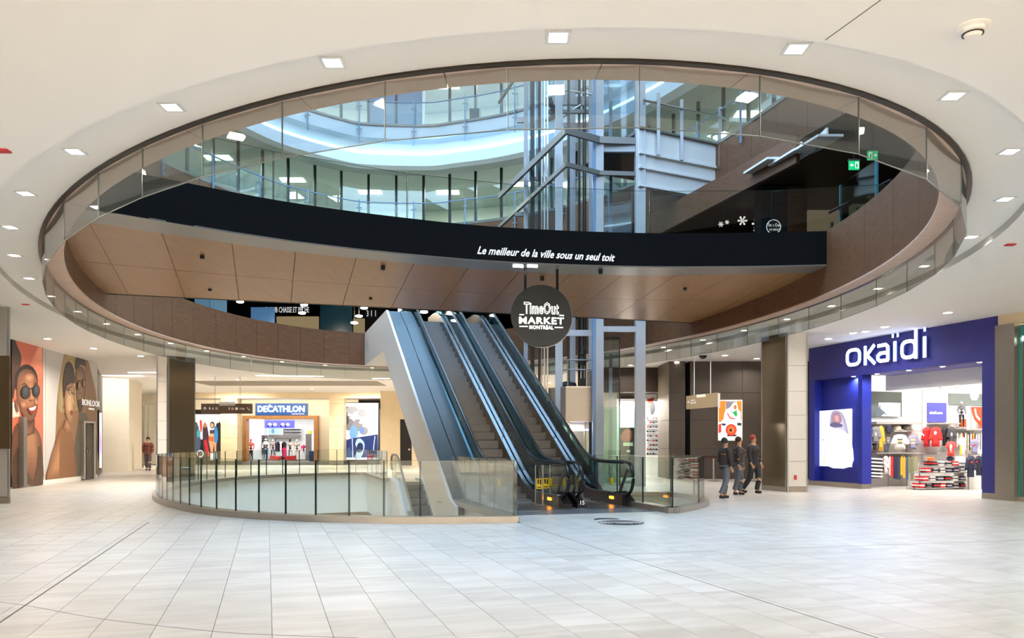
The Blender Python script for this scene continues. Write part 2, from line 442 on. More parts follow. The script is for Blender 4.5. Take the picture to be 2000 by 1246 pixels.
def balustrade(name, path, cuts, label, z0=.12, z1=1.12, curb=True, gm=None, side=1, pane='glass_panel', thick=.022, edge=.008):
    x, y = path[0]; root = empty(name, (x, y, 0), label, 'balustrade')
    if curb:
        mb = ribbon(MB(), path, -.17 * side, .1 * side, 0, z0)
        mb.build('curb', M_STEELB, root)
    L = cumulative(path)
    for i in range(len(cuts) - 1):
        a, b = along(path, cuts[i], L), along(path, cuts[i + 1], L)
        d = (Vector(b) - Vector(a)); ln = d.length; d /= ln; n = Vector((-d.y, d.x)) * thick / 2
        a2 = Vector(a) + d * .006; b2 = Vector(b) - d * .006
        g = MB().prism([a2 - n, b2 - n, b2 + n, a2 + n], z0 - .02, z1).build(pane, gm or M_GL, root)
        e = MB().prism([a2 - n, a2 - n + d * edge, a2 + n + d * edge, a2 + n], z0 - .02, z1 + .001)
        e.prism([b2 - n - d * edge, b2 - n, b2 + n, b2 + n - d * edge], z0 - .02, z1 + .001)
        m_ = Vector((n.x, n.y)) * 1.02
        e.prism([a2 - m_, b2 - m_, b2 + m_, a2 + m_], z1, z1 + .004)
        e.build('polished_edge', M_EDGE, g)
    return root
LA = cumulative(PARC); tot = LA[-1]
lead = 1.75
cuts = [0, lead]
while cuts[-1] < tot - .9: cuts.append(cuts[-1] + (.66 if cuts[-1] < 12 else .86))
cuts.append(tot)
balustrade('glass_balustrade', PARC, cuts, 'curved glass balustrade with bronze steel curb around the large left floor opening', side=1)
rr = [SW(18.6, 4.3), SW(13.62, 4.3)]
balustrade('glass_balustrade', rr, [0, 1.3, 2.6, 3.7, 4.98], 'straight glass return beside the left escalator, meeting the curved balustrade at a corner', side=1)
bb = [SW(35.4, 4.3), SW(29.4, 4.3)]
balustrade('glass_balustrade', bb, [0, 1.5, 3.0, 4.5, 6], 'far straight glass panels ending at the descending escalator', side=1)
balustrade('glass_balustrade', PBF, [0, 1.6, 3.2, 4.2, cumulative(PBF)[-1]], 'short curved glass balustrade with steel curb right of the escalators', side=-1)
sb = [(3.28, 16), (1.72, 21.2)]
balustrade('glass_balustrade', sb, [0, 1.36, 2.72, 4.08, 5.42], 'straight glass side beside the right escalator, over the small floor opening', side=1)
tb = [(1.72, 21.2), (4.3, 21.2)]
balustrade('glass_balustrade', tb, [0, 1.2, 2.58], 'rear glass panels of the small floor opening in front of the elevator tower', side=1)
# ---------------------------------------------------------------- ceiling, ring, soffit, fascia, upper floors
ring_in, ring_out = oval(.0, 160), oval(.74, 160)
ceiling = struct('ceiling', MB().flat([OUTER, ring_out], ZO, up=False), M_CEIL)
struct('ceiling_ring', MB().flat([ring_out, ring_in], ZC, up=False), M_CEIL)
struct('trim_3', MB().wall(ring_out, ZO, ZC, closed=True), mat('ceiling step paint', (196, 192, 186), .8))
# dark channel that holds the baffle glass
ch = MB(); A, B = oval(.005, 160), oval(-.062, 160)
for i in range(160): ch.prism([A[i], A[(i + 1) % 160], B[(i + 1) % 160], B[i]], ZC - .02, ZC + .2)
ch.build('trim_4', mat('dark bronze channel', (52, 44, 38), .35, metal=.5))['kind'] = 'structure'
# a long fine joint in the ceiling
j1, j2 = PZ(1720, 0, ZC), PZ(1505, 132, ZC)
strip([PZ(1720, 0, ZO), PZ(1612, 78, ZO)], .008, ZO - .002, .002, M_JOINT, 'ceiling_joint', ceiling)
def rootsat(px, off):
    rr_ = (px - 1000) / F; out = []; N_ = 1440; pv = None
    for i in range(N_ + 1):
        a = 2 * math.pi * i / N_; x, y = op(a, off); v = x - rr_ * y
        if pv is not None and pv[1] * v <= 0 and v != pv[1]:
            t = pv[1] / (pv[1] - v); out.append((pv[0] + (a - pv[0]) * t, op(pv[0] + (a - pv[0]) * t, off)[1]))
        pv = (a, v)
    return sorted(out, key=lambda q: q[1])
def op(a, off):
    x, y = (EB + off) * math.cos(a), (EA + off) * math.sin(a)
    return (EC[0] + x * math.cos(EROT) - y * math.sin(EROT), EC[1] + x * math.sin(EROT) + y * math.cos(EROT))
def seams(near_px, far_px, off, step):
    A_ = [rootsat(p, off)[0][0] for p in near_px if rootsat(p, off)] + [rootsat(p, off)[-1][0] for p in far_px if rootsat(p, off)]
    A_ = sorted(a % (2 * math.pi) for a in A_); out = []
    for a, b in zip(A_, A_[1:] + [A_[0] + 2 * math.pi]):
        n = max(1, round(math.dist(op(a, off), op((a + b) / 2, off)) + math.dist(op((a + b) / 2, off), op(b, off))) / step) if False else max(1, round((math.dist(op(a, off), op((a + b) / 2, off)) + math.dist(op((a + b) / 2, off), op(b, off))) / step))
        out += [a + (b - a) * i / n for i in range(n)]
    return out + [out[0] + 2 * math.pi]
# soffit ring in pieces
NP = 48
sof = empty('soffit_ring', (EC[0], EC[1], ZC), kind='structure')
fas = empty('atrium_fascia', (EC[0], EC[1], ZC), kind='structure')
def angs(n):
    fine = oval(0, 1440); L = [0]
    for i in range(1440): L.append(L[-1] + math.dist(fine[i], fine[(i + 1) % 1440]))
    out = []; j = 0
    for k in range(n + 1):
        t = L[-1] * k / n
        while j < 1439 and L[j + 1] < t: j += 1
        out.append(2 * math.pi * j / 1440)
    return out
def op(a, off):
    x, y = (EB + off) * math.cos(a), (EA + off) * math.sin(a)
    return (EC[0] + x * math.cos(EROT) - y * math.sin(EROT), EC[1] + x * math.sin(EROT) + y * math.cos(EROT))
AN = seams([], [177, 224, 260, 297, 335, 377, 421, 461, 501, 542, 586, 632, 682, 1623, 1691, 1747, 1797], -.36, 1.55); NP = len(AN) - 1
for k in range(NP):
    a0, a1 = AN[k] + .0006, AN[k + 1] - .0006
    aa = [a0 + (a1 - a0) * i / 5 for i in range(6)]
    mb = MB()
    for i in range(5):
        mb.prism([op(aa[i], -.066), op(aa[i + 1], -.066), op(aa[i + 1], -.385), op(aa[i], -.385)], ZC - .01, ZC + .02)
    mb.build('soffit_panel', M_WOODP, sof)
    mb = MB()
    for i in range(5):
        mb.prism([op(aa[i], -.34), op(aa[i + 1], -.34), op(aa[i + 1], -.38), op(aa[i], -.38)], ZC + .021, ZL2 + .03)
    mb.build('wood_panel', M_WOOD, fas)
bk = MB()
AA, BB = oval(-.30, 120), oval(-.335, 120)
for i in range(120): bk.prism([AA[i], AA[(i + 1) % 120], BB[(i + 1) % 120], BB[i]], ZC + .03, ZL2)
struct('trim_5', bk, M_DARK)
# smoke baffle glass
AB = seams([88, 125, 192, 278, 394.5, 550, 750, 990, 1247, 1483, 1676, 1809, 1877], [127, 172, 206, 243, 281, 321, 363, 410, 450, 491, 534, 580, 627, 675, 1863, 1826, 1772, 1712, 1643, 1580, 1521, 1460, 1401, 1350, 1302], -.06, 1.3); NB = len(AB) - 1
baf = empty('smoke_baffle', (EC[0], EC[1], ZC), 'ring of frameless glass smoke baffle panels hanging under the oval ceiling opening', 'smoke baffle')
for k in range(NB):
    a, b = Vector(op(AB[k], -.06)), Vector(op(AB[k + 1], -.06)); d = (b - a).normalized(); n = Vector((-d.y, d.x)) * .006
    a += d * .004; b -= d * .004
    g = MB().prism([a - n, b - n, b + n, a + n], ZC - .57, ZC - .03).build('baffle_panel', M_GLB, baf)
    e = MB().prism([a - n * 1.1, a - n * 1.1 + d * .008, a + n * 1.1 + d * .008, a + n * 1.1], ZC - .57, ZC - .03)
    e.prism([a - n * 1.1, b - n * 1.1, b + n * 1.1, a + n * 1.1], ZC - .577, ZC - .571)
    e.build('polished_edge', mat('grey glass edge', (92, 98, 94), .3), g)
# level 2 floor
hole2 = oval(-.33, 120)
struct('floor_upper', MB().flat([OUTER, hole2], ZL2), mat('dark upper floor', (90, 84, 78), .4))
# level 3 and 4 slabs
ARCP = [(-14.4, 24), (-13.3, 28), (-12.2, 31), (-11, 33.6), (-10, 35.2), (-8.1, 36.9), (-6.9, 37.5), (-4.1, 37.7), (-2.7, 37.3), (-.62, 36.5), (2, 34.8), (4.6, 32), (6.9, 27.9), (8.5, 22.7), (9.9, 18), (11.5, 12), (10, 5), (0, 1), (-10, 6), (-14, 15)]
ARC = spline(ARCP, 5)
UW = mat('grey upper ceiling', (140, 150, 146), .7)
struct('ceiling_upper', MB().flat([OUTER, ARC], 10.35, up=False), mat('dark brown upper ceiling', (70, 50, 38), .6))
struct('floor_third', MB().flat([OUTER, ARC], ZL3), mat('grey third floor', (170, 172, 166), .5))
struct('ceiling_third', MB().flat([OUTER, ARC], 14.9, up=False), UW)
struct('floor_fourth', MB().flat([OUTER, ARC], ZL4), mat('grey fourth floor', (170, 172, 166), .5))
struct('ceiling_fourth', MB().flat([OUTER, ARC], 20.6, up=False), UW)
f3 = empty('upper_fascia', (ARCP[0][0], ARCP[0][1], ZL3), kind='structure')
AO = offs(ARC + [ARC[0]], 0)
Lc = cumulative(AO); n3 = 70
for k in range(n3):
    t0, t1 = Lc[-1] * k / n3, Lc[-1] * (k + 1) / n3
    a, m_, b = [Vector(along(AO, t, Lc)) for t in (t0 + .006, (t0 + t1) / 2, t1 - .006)]
    mb = MB()
    for p, q in ((a, m_), (m_, b)):
        d = (q - p).normalized(); n = Vector((-d.y, d.x)) * .04; mb.prism([p, q, q - n, p - n], 10.3, 11.9)
    mb.build('wood_panel', M_WOOD, f3)
# white curved fascia of level 4: lip, cove, face
ctr = Vector((-2, 20))
def out_(p, d): v = (Vector(p) - ctr).normalized(); return (p[0] + v.x * d, p[1] + v.y * d)
def band(mb, d0, z0, d1, z1, lo=0, hi=None):
    P = AO[lo:hi]
    for i in range(len(P) - 1):
        p, q = P[i], P[i + 1]; a, b = out_(p, d0), out_(q, d0); c, d = out_(q, d1), out_(p, d1)
        mb.face([(a[0], a[1], z0), (b[0], b[1], z0), (c[0], c[1], z1), (d[0], d[1], z1)])
    return mb
M_F4 = mat('pale blue grey plaster', (190, 204, 212), .5)
fb = MB(); band(fb, 0, 14.75, .0, 15.25); band(fb, 0, 15.25, .25, 15.3); band(fb, .25, 15.3, .25, 15.95); band(fb, .25, 15.95, 0, 16.05); band(fb, 0, 16.05, 0, 16.7)
band(fb, .6, 14.75, 0, 14.75)
struct('trim_6', fb, M_F4)
cv = MB(); band(cv, .03, 15.26, .16, 15.29); band(cv, .05, 15.3, .05, 15.42)
cvl = cv.build('cove_light', mat('cove light glow', (206, 240, 255), .5, emit=2.2)); tag(cvl, 'long curved cove light strip on the pale slab edge high above the bridge', 'cove light')
# enclosing walls of the building shell
ws = MB()
for x0, x1, y0, y1 in ((XA, XB, YA - .3, YA), (XA, XB, YB, YB + .3), (XA - .3, XA, YA, YB), (XB, XB + .3, YA, YB)): ws.box(x0, x1, y0, y1, 0, 20.6)
struct('wall_outer', ws, M_WALL)
# ================================================================ BRIDGE
ZB = 5.42
NE = spline([(-9.6, 12.2), PZ(208, 414, ZB), PZ(320, 432, ZB), PZ(550, 469, ZB), PZ(775, 495, ZB), PZ(1000, 513, ZB), PZ(1300, 522, ZB), PZ(1622, 518, ZB), (8.6, 17.2)], 6, closed=False)
IE = [PZ(x, y, ZB) for x, y in ((60, 408), (172, 432), (316, 454.5), (572, 490.5), (820, 515), (1000, 529), (1240, 537.5), (1590, 532), (1700, 527))]
IE = spline(IE, 6, closed=False)
ZF = 5.2
fe0, fe1 = PZ(178, 572, ZF), PZ(1390, 632, ZF)
def fe(px):                                # far edge point for a pixel column (straight line)
    r = (px - 1000) / F; dx, dy = fe1[0] - fe0[0], fe1[1] - fe0[1]
    t = (r * fe0[1] - fe0[0]) / (dx - r * dy); return (fe0[0] + dx * t, fe0[1] + dy * t)
bridge = empty('bridge', (0, 16, ZB), 'curved black-faced footbridge crossing the oval opening, oak boards underneath', 'bridge', kind='thing')
mb = MB(); ribbon(mb, NE, 0, .06, ZB, ZL2 + .02); mb.build('face_band', M_BLACK, bridge)
mb = MB()
def atx(path, px):
    r = (px - 1000) / F
    for a, b in zip(path, path[1:]):
        fa, fb_ = a[0] - r * a[1], b[0] - r * b[1]
        if fa * fb_ <= 0: t = fa / (fa - fb_); return (a[0] + (b[0] - a[0]) * t, a[1] + (b[1] - a[1]) * t)
    return path[0] if path[0][0] - r * path[0][1] > 0 else path[-1]
xs = [60, 120, 172, 240, 316, 453, 577, 696, 809, 914, 1015, 1120, 1230, 1340, 1460, 1590, 1680]
for a, b in zip(xs, xs[1:]):
    p, q, r_, t = atx(NE, a), atx(NE, b), atx(IE, b), atx(IE, a)
    mb.prism([p, q, r_, t], ZB - .01, ZB + .02)
mb.build('grey_soffit_strip', M_GREYS, bridge)
nx = [60, 172, 316, 453, 577, 696, 809, 914, 1015, 1115, 1215, 1320, 1430, 1545, 1680]
fx = [60, 251, 361, 467, 568, 669, 764, 856, 945, 1030, 1112, 1195, 1278, 1360, 1480]
fx[0] = 150
def nearp(x): return atx(IE, x)
for k in range(len(nx) - 1):
    n0, n1, f0, f1 = [Vector(p) for p in (nearp(nx[k]), nearp(nx[k + 1]), fe(fx[k]), fe(fx[k + 1]))]
    for r0, r1 in ((0, .5), (.5, 1)):
        c = []
        for (t, e) in ((r0, .012), (r0, -.012), (r1, -.012), (r1, .012)): pass
        a = n0.lerp(f0, r0); b = n1.lerp(f1, r0); d = n1.lerp(f1, r1); e_ = n0.lerp(f0, r1)
        m_ = (a + b + d + e_) / 4
        pts = [p + (m_ - p).normalized() * .013 for p in (a, b, d, e_)]
        zz = [ZB - .0 + (ZF - ZB) * t for t in (r0, r0, r1, r1)]
        MB().hull8([(p.x, p.y, z) for p, z in zip(pts, zz)] + [(p.x, p.y, z + .04) for p, z in zip(pts, zz)]).build('wood_panel', M_WOODL, bridge)
mb = MB()
dk = NE + [fe(1500), fe(1300), fe(1000), fe(700), fe(400), fe(100)]
mb.flat([dk], ZL2 + .005); mb.flat([dk], ZF + .3, up=False)
mb.prism([fe(100), fe(1500), (fe(1500)[0], fe(1500)[1] + .06), (fe(100)[0], fe(100)[1] + .06)], ZF - .01, ZL2)
mb.build('deck', M_DARK, bridge)
# small soffit sensors
for x, y in ((395, 503), (748, 525), (410, 558), (724, 576), (1059, 546), (1173, 533), (1338, 565)):
    p = PZ(x, y, ZB - .09)
    MB().lathe([(.045, ZB - .115 - (.1 if y > 540 and x < 900 else 0)), (.05, ZB + .02)], p[0], p[1], 10).build('soffit_sensor', M_DARK, bridge)
# lettering on the band
pa, pb = atx(NE, 929), atx(NE, 1197)
a3, b3 = Vector((*pa, ZY(490, pa[1]))), Vector((*pb, ZY(507, pb[1]))); c3 = (a3 + b3) / 2
rt = (b3 - a3); nrm = rt.cross(Vector((0, 0, 1))).normalized()
M_LET = mat('white lettering', (250, 250, 250), .4, emit=.35)
mid = Vector(along(NE, 0)); off = nrm * .09
text('lettering', 'Le meilleur de la ville sous un seul toit', .235, c3 + off, rt, (0, 0, 1), M_LET, bridge, .008, .003, .38, fit=(b3 - a3).length)
# glass on the bridge
nb = [p for p in NE if p[0] > -9.4]
nb = offs(nb, .12); Ln = cumulative(nb)
balustrade('glass_balustrade', nb, [Ln[-1] * i / 7 for i in range(8)], 'frameless glass balustrade standing on top of the black footbridge band', z0=ZL2, z1=ZL2 + 1.0, curb=False, thick=.016)
nb2 = None
# ================================================================ ESCALATORS (up pair)
def fr(s, z, w_): x, y = SW(s, w_); return (x, y, z)
S0, S1, SL = 18.55, 29.2, .5795
def zs(s): return max(0, min((S1 - S0) * SL, (s - S0) * SL))
def zsm(s):                                # softened
    return sum(zs(s + d) for d in (-.6, -.3, 0, .3, .6)) / 5
esc = []
M_STEP = mat('ribbed step metal', (136, 134, 134), .45, metal=.5, noise=.1, scale=20)
M_DECK = mat('bright deck steel', (206, 212, 218), .2, metal=1, noise=.04, scale=4)
M_SKIRT = mat('dark bronze skirt', (112, 104, 98), .3, metal=.7)
M_ORG = mat('orange comb light', (255, 160, 30), .4, emit=6)
M_YEL = mat('yellow notice', (236, 200, 30), .5)
HP = [(16.62, .2), (16.3, .24), (16.08, .36), (15.97, .56), (15.98, .76), (16.1, .93), (16.32, 1.0), (16.8, 1.01)]
def hz(s): return zsm(s) + 1.0 + min(.06, max(0, (s - 17) * .02))
hpath = [p for p in spline(HP, 3, closed=False)] + [(s, hz(s)) for s in [17.3 + .25 * i for i in range(8)]] + [(s, hz(s)) for s in (20, 22, 25, 27.5)] + [(s, hz(s)) for s in [28.2 + .25 * i for i in range(9)]] + [(32.5, hz(32.5))]
def escal(w0, w1, label, side):
    x, y = SW(16.2, (w0 + w1) / 2)
    root = empty('escalator', (x, y, 0), label, 'escalator', 'pair of escalators rising to the upper floor')
    # steps
    si = w0 + .13, w1 - .13
    for i in range(29):
        s = 17.3 + i * .405
        z = zsm(s + .2)
        mb = MB()
        mb.sbox(s, s + .4, si[0], si[1], z - .22, z)
        mb.build('step', M_STEP, root)
    mb = MB()
    mb.sbox(15.6, 17.25, w0 - .02, w1 + .02, -.006, .012); mb.build('landing_plate', mat('landing plate steel', (150, 152, 156), .3, metal=1), root)
    mb = MB()
    for k in range(24): ww = si[0] + (si[1] - si[0]) * (k + .5) / 24; mb.sbox(17.1, 17.32, ww - .008, ww + .008, .012, .03)
    mb.build('comb', M_GREYS, root)
    for wi, inn in ((w0, 1), (w1, -1)):
        pr = [(s, zsm(s) + .27) for s in [16.35, 17, 17.5, 18, 18.3, 18.6, 18.9, 19.3, 20, 24, 28, 28.7, 29.2, 29.7, 31]]
        low = [(s, max(-.02, z - .42)) for s, z in pr][::-1]
        MB().slab(pr + low, wi + inn * .10, wi + inn * .125, fr).build('skirt', M_SKIRT, root)
        d = MB()
        for (a, za), (b, zb) in zip(pr, pr[1:]):
            p0, p1 = wi - .03, wi + inn * .125
            d.hull8([fr(a, za - .02, p0), fr(b, zb - .02, p0), fr(b, zb - .02, p1), fr(a, za - .02, p1), fr(a, za + .02, p0), fr(b, zb + .02, p0), fr(b, zb + .02, p1), fr(a, za + .02, p1)])
        d.build('deck_strip', M_DECK, root)
        # glass in panes
        hp2 = [p for p in hpath if p[0] > 15.9]
        top = [(s, z - .05) for s, z in hpath[3:]]
        seams = [15.9, 17.9, 20.9, 23.5, 26.1, 28.7, 31.5]
        def hatt(s): return hz(s) - .05 if s > 16.6 else .95
        def dck(s): return zsm(s) + .28
        for a, b in zip(seams, seams[1:]):
            if a < 16:
                pl = [(16.5, .29), (17.88, dck(17.88)), (17.88, hatt(17.88)), (17.2, .96), (16.4, .95), (16.12, .84), (16.04, .7), (16.06, .5), (16.25, .35)]
            else:
                ss = [a + .02 + (b - a - .04) * i / 8 for i in range(9)]
                pl = [(s, dck(s)) for s in ss] + [(s, hatt(s)) for s in ss[::-1]]
            MB().slab(pl, wi - .006, wi + .006, fr).build('glass_panel', M_GLD if a > 16 else M_GL, root)
        MB().tube([fr(s, z, wi) for s, z in hpath], .042, 8, rz=.03).build('handrail', M_RUB, root, smooth=True)
        MB().tube([fr(s, z - .045 if s > 16.4 else z, wi) for s, z in hpath[6:]], .02, 5).build('handrail_guide', M_DECK, root)
        bx = [(16.0, 0), (16.95, 0), (16.95, .2), (16.75, .3), (16.5, .33), (16.2, .2), (16.02, .1)]
        MB().slab(bx, wi - .1, wi + .1, fr).build('handrail_inlet', M_RUB, root)
        # brace behind the newel glass
        MB().slab([(16.55, .3), (16.65, .3), (16.2, .86), (16.13, .8)], wi + inn * .02, wi + inn * .05, fr).build('newel_brace', M_SKIRT, root)
        MB().slab([(16.75, .13), (16.95, .13), (16.95, .19), (16.75, .19)], wi + inn * .125, wi + inn * .14, fr).build('comb_light', M_ORG, root)
        yp = MB().slab([(17.05, .45), (17.2, .45), (17.2, .62), (17.05, .62)], wi - .012, wi + .012, fr).build('safety_sticker', M_YEL, root)
    return root
e1 = escal(5.05, 6.3, 'left-hand escalator of the pair rising to the footbridge level', -1)
e2 = escal(6.62, 7.85, 'right-hand escalator of the pair, nearest the round hanging sign', 1)
# truss with white side
tr = empty('escalator_truss', (*SW(17.5, 4.1), 0), 'white-sided sloping truss carrying both escalators up to the upper floor', 'truss')
def ztop(s): return .125 + .5985 * (s - 17.87)
prof = [(17.3, -1.6), (20.9, .35), (28.75, ZC), (35.0, ZC), (35.0, ZL2 + .02), (28.0, ZL2), (17.87, .13), (17.3, .0)]
M_TRW = mat('white truss cladding', (222, 219, 214), .5)
MB().slab(prof, 4.06, 4.14, fr).build('side_cladding', M_TRW, tr)
MB().slab([(s, z) for s, z in prof], 7.98, 8.06, fr).build('side_cladding', mat('bronze side cladding', (110, 90, 68), .35, metal=.7), tr)
mb = MB()
for (a, b) in ((0, 1), (1, 2), (2, 3)):
    (s0, z0), (s1, z1) = prof[a], prof[b]
    mb.hull8([fr(s0, z0, 4.14), fr(s1, z1, 4.14), fr(s1, z1, 7.98), fr(s0, z0, 7.98), fr(s0, z0 + .05, 4.14), fr(s1, z1 + .05, 4.14), fr(s1, z1 + .05, 7.98), fr(s0, z0 + .05, 7.98)])
mb.build('underside', M_TRW, tr)
mb = MB()
def dkpanel(wa, wb, lift):
    sg = [17.95, 19.6, 22.0, 24.4, 26.8, 28.2, 31.5]
    for a, b in zip(sg, sg[1:]):
        za, zb = min(ztop(a), ZL2) + lift, min(ztop(b), ZL2) + lift
        m = MB(); q = .012
        m.hull8([fr(a + q, za - .04, wa), fr(b - q, zb - .04, wa), fr(b - q, zb - .04, wb), fr(a + q, za - .04, wb), fr(a + q, za, wa), fr(b - q, zb, wa), fr(b - q, zb, wb), fr(a + q, za, wb)])
        m.build('deck_panel', mat('satin deck steel', (66, 86, 94), .42, spec=.35), tr)
dkpanel(4.15, 4.56, .0); dkpanel(4.575, 4.99, .02); dkpanel(6.34, 6.58, .02); dkpanel(7.9, 7.98, .02)
MB().slab([(17.2, -.6), (18.1, -.6), (18.1, .14), (17.87, .13), (17.5, -.02)], 4.15, 5.0, fr).build('end_box', M_SKIRT, tr)
MB().slab([(17.2, -.02), (19.5, -.02), (19.5, .75), (18.2, .1), (17.2, .02)], 6.35, 6.57, fr).build('end_box', M_SKIRT, tr)
MB().sbox(14.75, 16.6, 4.5, 8.1, -.005, .006).build('front_plate', mat('dull landing steel', (138, 142, 150), .35, metal=.8, noise=.05, scale=8), tr)
text('lettering', '15', .13, fr(15.985, .12, 6.62), (DY, -DX, 0), (0, 0, 1), M_LET, e2, .002)
# clear stands with yellow notices between the newels
for i, (ss, ww) in enumerate(((17.0, 5.98), (17.15, 6.2))):
    x, y = SW(ss, ww)
    r = empty('notice_stand', (x, y, .0), ('left' if i == 0 else 'right') + ' one of two clear stands with yellow notices on the left escalator landing', 'notice stand')
    MB().sbox(ss - .006, ss + .006, ww - .09, ww + .09, .02, .92).build('clear_panel', M_GL, r)
    MB().sbox(ss - .009, ss + .009, ww - .1, ww - .09, 0, .93).sbox(ss - .009, ss + .009, ww + .09, ww + .1, 0, .93).sbox(ss - .05, ss + .05, ww - .1, ww + .1, 0, .02).build('steel_edge', M_STEEL, r)
    b = MB().sbox(ss - .012, ss - .008, ww - .075, ww + .075, .38, .62).build('yellow_notice', M_YEL, r)
    MB().sbox(ss - .014, ss - .012, ww - .05, ww - .01, .5, .6).sbox(ss - .014, ss - .012, ww + .01, ww + .05, .48, .6).sbox(ss - .014, ss - .012, ww - .05, ww + .05, .41, .43).build('pictogram', M_DARK, b)
# ---------------- descending escalator in the pit
x, y = SW(28.8, 5)
de = empty('escalator', (x, y, 0), 'single escalator descending through the large left floor opening', 'escalator')
def zd(s): return min(0, (s - 28.0) * .577)
hd = [(29.3, .45), (29.45, .62), (29.42, .85), (29.2, .98), (28.8, 1.0), (28.2, .98), (27.7, .82)] + [(s, zd(s) + .98) for s in (27.2, 26, 24, 22, 20.5)]
for wi, inn in ((4.47, 1), (5.6, -1)):
    MB().tube([fr(s, z, wi) for s, z in spline([(a, b) for a, b in hd], 3, closed=False)], .04, 8).build('handrail', mat('taupe handrail', (140, 128, 112), .4), de, smooth=True)
    pl = [(29.3, .12), (29.35, .8), (28.8, .95), (28.2, .93), (27.6, .75)] + [(s, zd(s) + .93) for s in (26, 24, 20.5)] + [(s, zd(s) + .1) for s in (20.5, 24, 27.8, 28.6)]
    MB().slab(pl, wi - .006, wi + .006, fr).build('glass_panel', M_GL, de)
    pl = [(29.5, .12), (28.2, .12)] + [(s, zd(s) + .12) for s in (27.8, 24, 20)] + [(s, zd(s) - .5) for s in (20, 24, 28)] + [(29.5, -.4)]
    MB().slab(pl, wi - .06, wi + .22 * inn, fr).build('deck_strip', M_WHITE, de)
for i in range(22):
    s = 28.2 - i * .4; z = zd(s - .2) - .05
    MB().sbox(s - .4, s, 4.72, 5.36, z - .2, z).build('step', M_STEP, de)
MB().sbox(28.2, 29.9, 4.5, 5.6, -.3, .02).build('landing_plate', M_STEEL, de)
MB().slab([(29.9, -.4), (28.4, -.4), (19.5, -5.3), (19.5, -6.4), (29.9, -1.4)], 4.45, 5.65, fr).build('truss_casing', M_TRW, de)
# ================================================================ ROUND SIGN
sx, sy, sz, sr = PY(1058, 17.9), 17.9, ZY(617.5, 17.9), .7
sg = empty('hanging_sign', (sx, sy, sz), 'round black illuminated sign hanging on two rods under the footbridge', 'sign')
cu = MB(); ca_, sa_ = math.cos(.12), math.sin(.12)
def sf(u, v, d): return (sx + u * ca_ - d * sa_ * 1, sy + u * sa_ - d * ca_, sz + v)
def disc(mb, r, d0, d1, n=48):
    a = mb.vs([sf(r * math.cos(2 * math.pi * i / n), r * math.sin(2 * math.pi * i / n), d0) for i in range(n)])
    b = mb.vs([sf(r * math.cos(2 * math.pi * i / n), r * math.sin(2 * math.pi * i / n), d1) for i in range(n)])
    mb.f += [[a + i for i in range(n)], [b + i for i in range(n)][::-1]] + [[a + i, b + i, b + (i + 1) % n, a + (i + 1) % n] for i in range(n)]
    mb.c += [None] * (n + 2); return mb
disc(cu, sr, -.09, .09).build('disc', mat('black sign face', (20, 20, 18), .45), sg)
disc(MB(), sr + .012, -.11, -.09).build('rim', M_STEEL, sg)
for u in (-.38, .36):
    MB().tube([sf(u, sr * .8, 0), sf(u, ZB + .02 - sz, 0)], .03, 8).build('rod', M_RUB, sg)
M_GLOW = mat('sign letter glow', (255, 252, 240), .5, emit=2.2)
rt = (ca_, sa_, 0)
text('lettering', 'TimeOut', .36, sf(0, .15, .10), rt, (0, 0, 1), M_GLOW, sg, .008, .009, 0, space=1.08, fit=.8)
text('lettering', 'TimeOut', .36, sf(0, .15, .112), rt, (0, 0, 1), mat('grey letter face', (60, 56, 50), .5), sg, .006, -.002, 0, space=1.1, fit=.775)
text('lettering', 'MARKET', .21, sf(0, -.125, .10), rt, (0, 0, 1), M_GLOW, sg, .008, .004, 0, space=1.12, fit=1.03)
text('lettering', 'MONTRÉAL', .115, sf(0, -.275, .10), rt, (0, 0, 1), M_GLOW, sg, .006, .001, 0, space=1.1, fit=.55)
for u0, u1, v in ((-.50, -.40, .0), (.42, .52, -.0), (-.50, -.31, -.265), (.31, .50, -.275)):
    MB().hull8([sf(u0, v, .092), sf(u1, v, .092), sf(u1, v, .105), sf(u0, v, .105), sf(u0, v + .02, .092), sf(u1, v + .02, .092), sf(u1, v + .02, .105), sf(u0, v + .02, .105)]).build('glowing_bar', M_GLOW, sg)
# light fittings in the grey strip
for x0, x1 in ((1002, 1022), (1030, 1050)):
    a, b = PZ(x0, 518, ZB - .02), PZ(x1, 519, ZB - .02)
    MB().prism([a, b, (b[0], b[1] + .16), (a[0], a[1] + .16)], ZB - .03, ZB - .012).build('strip_lamp', M_LAMPW, bridge)
# ================================================================ ELEVATOR TOWER
YT = 25.9
tw = empty('elevator_tower', (2.6, YT, 0), 'pale blue steel and glass elevator tower rising through the atrium', 'elevator tower')
def vert(name, x0, x1, Y, m, z0=0, z1=19, dep=None):
    X0, X1 = PY(x0, Y), PY(x1, Y); dep = dep or (X1 - X0)
    MB().box(X0, X1, Y, Y + dep, z0, z1).build(name, m, tw)
for a, b, Y in ((1164, 1179, YT), (1242, 1261, YT), (1085, 1099, 26.9), (1023, 1031, 29.5), (1150, 1158, 28.0), (1190, 1196, 29.5), (1112, 1124, 29.5)):
    vert('column', a, b, Y, M_PAINTST)
MB().box(PY(1158, YT), PY(1164, YT), YT + .05, YT + .3, 0, 19).build('column_flange', mat('blue steel flange', (120, 146, 176), .35), tw)
for a, b, Y in ((1036, 1044, 28.5), (1051, 1056, 28.2), (1108, 1113, 27.2), (1129, 1134, 28.2), (1138, 1141, 28.4), (1142, 1145, 27.8)):
    vert('guide_rail', a, b, Y, M_RUB, .0, 19, .12)
for a, b, Y in ((1062, 1065, 27.6), (1068, 1071, 27.6), (1057, 1059, 28.8)): vert('cable_tube', a, b, Y, M_STEEL, 0, 19, .05)
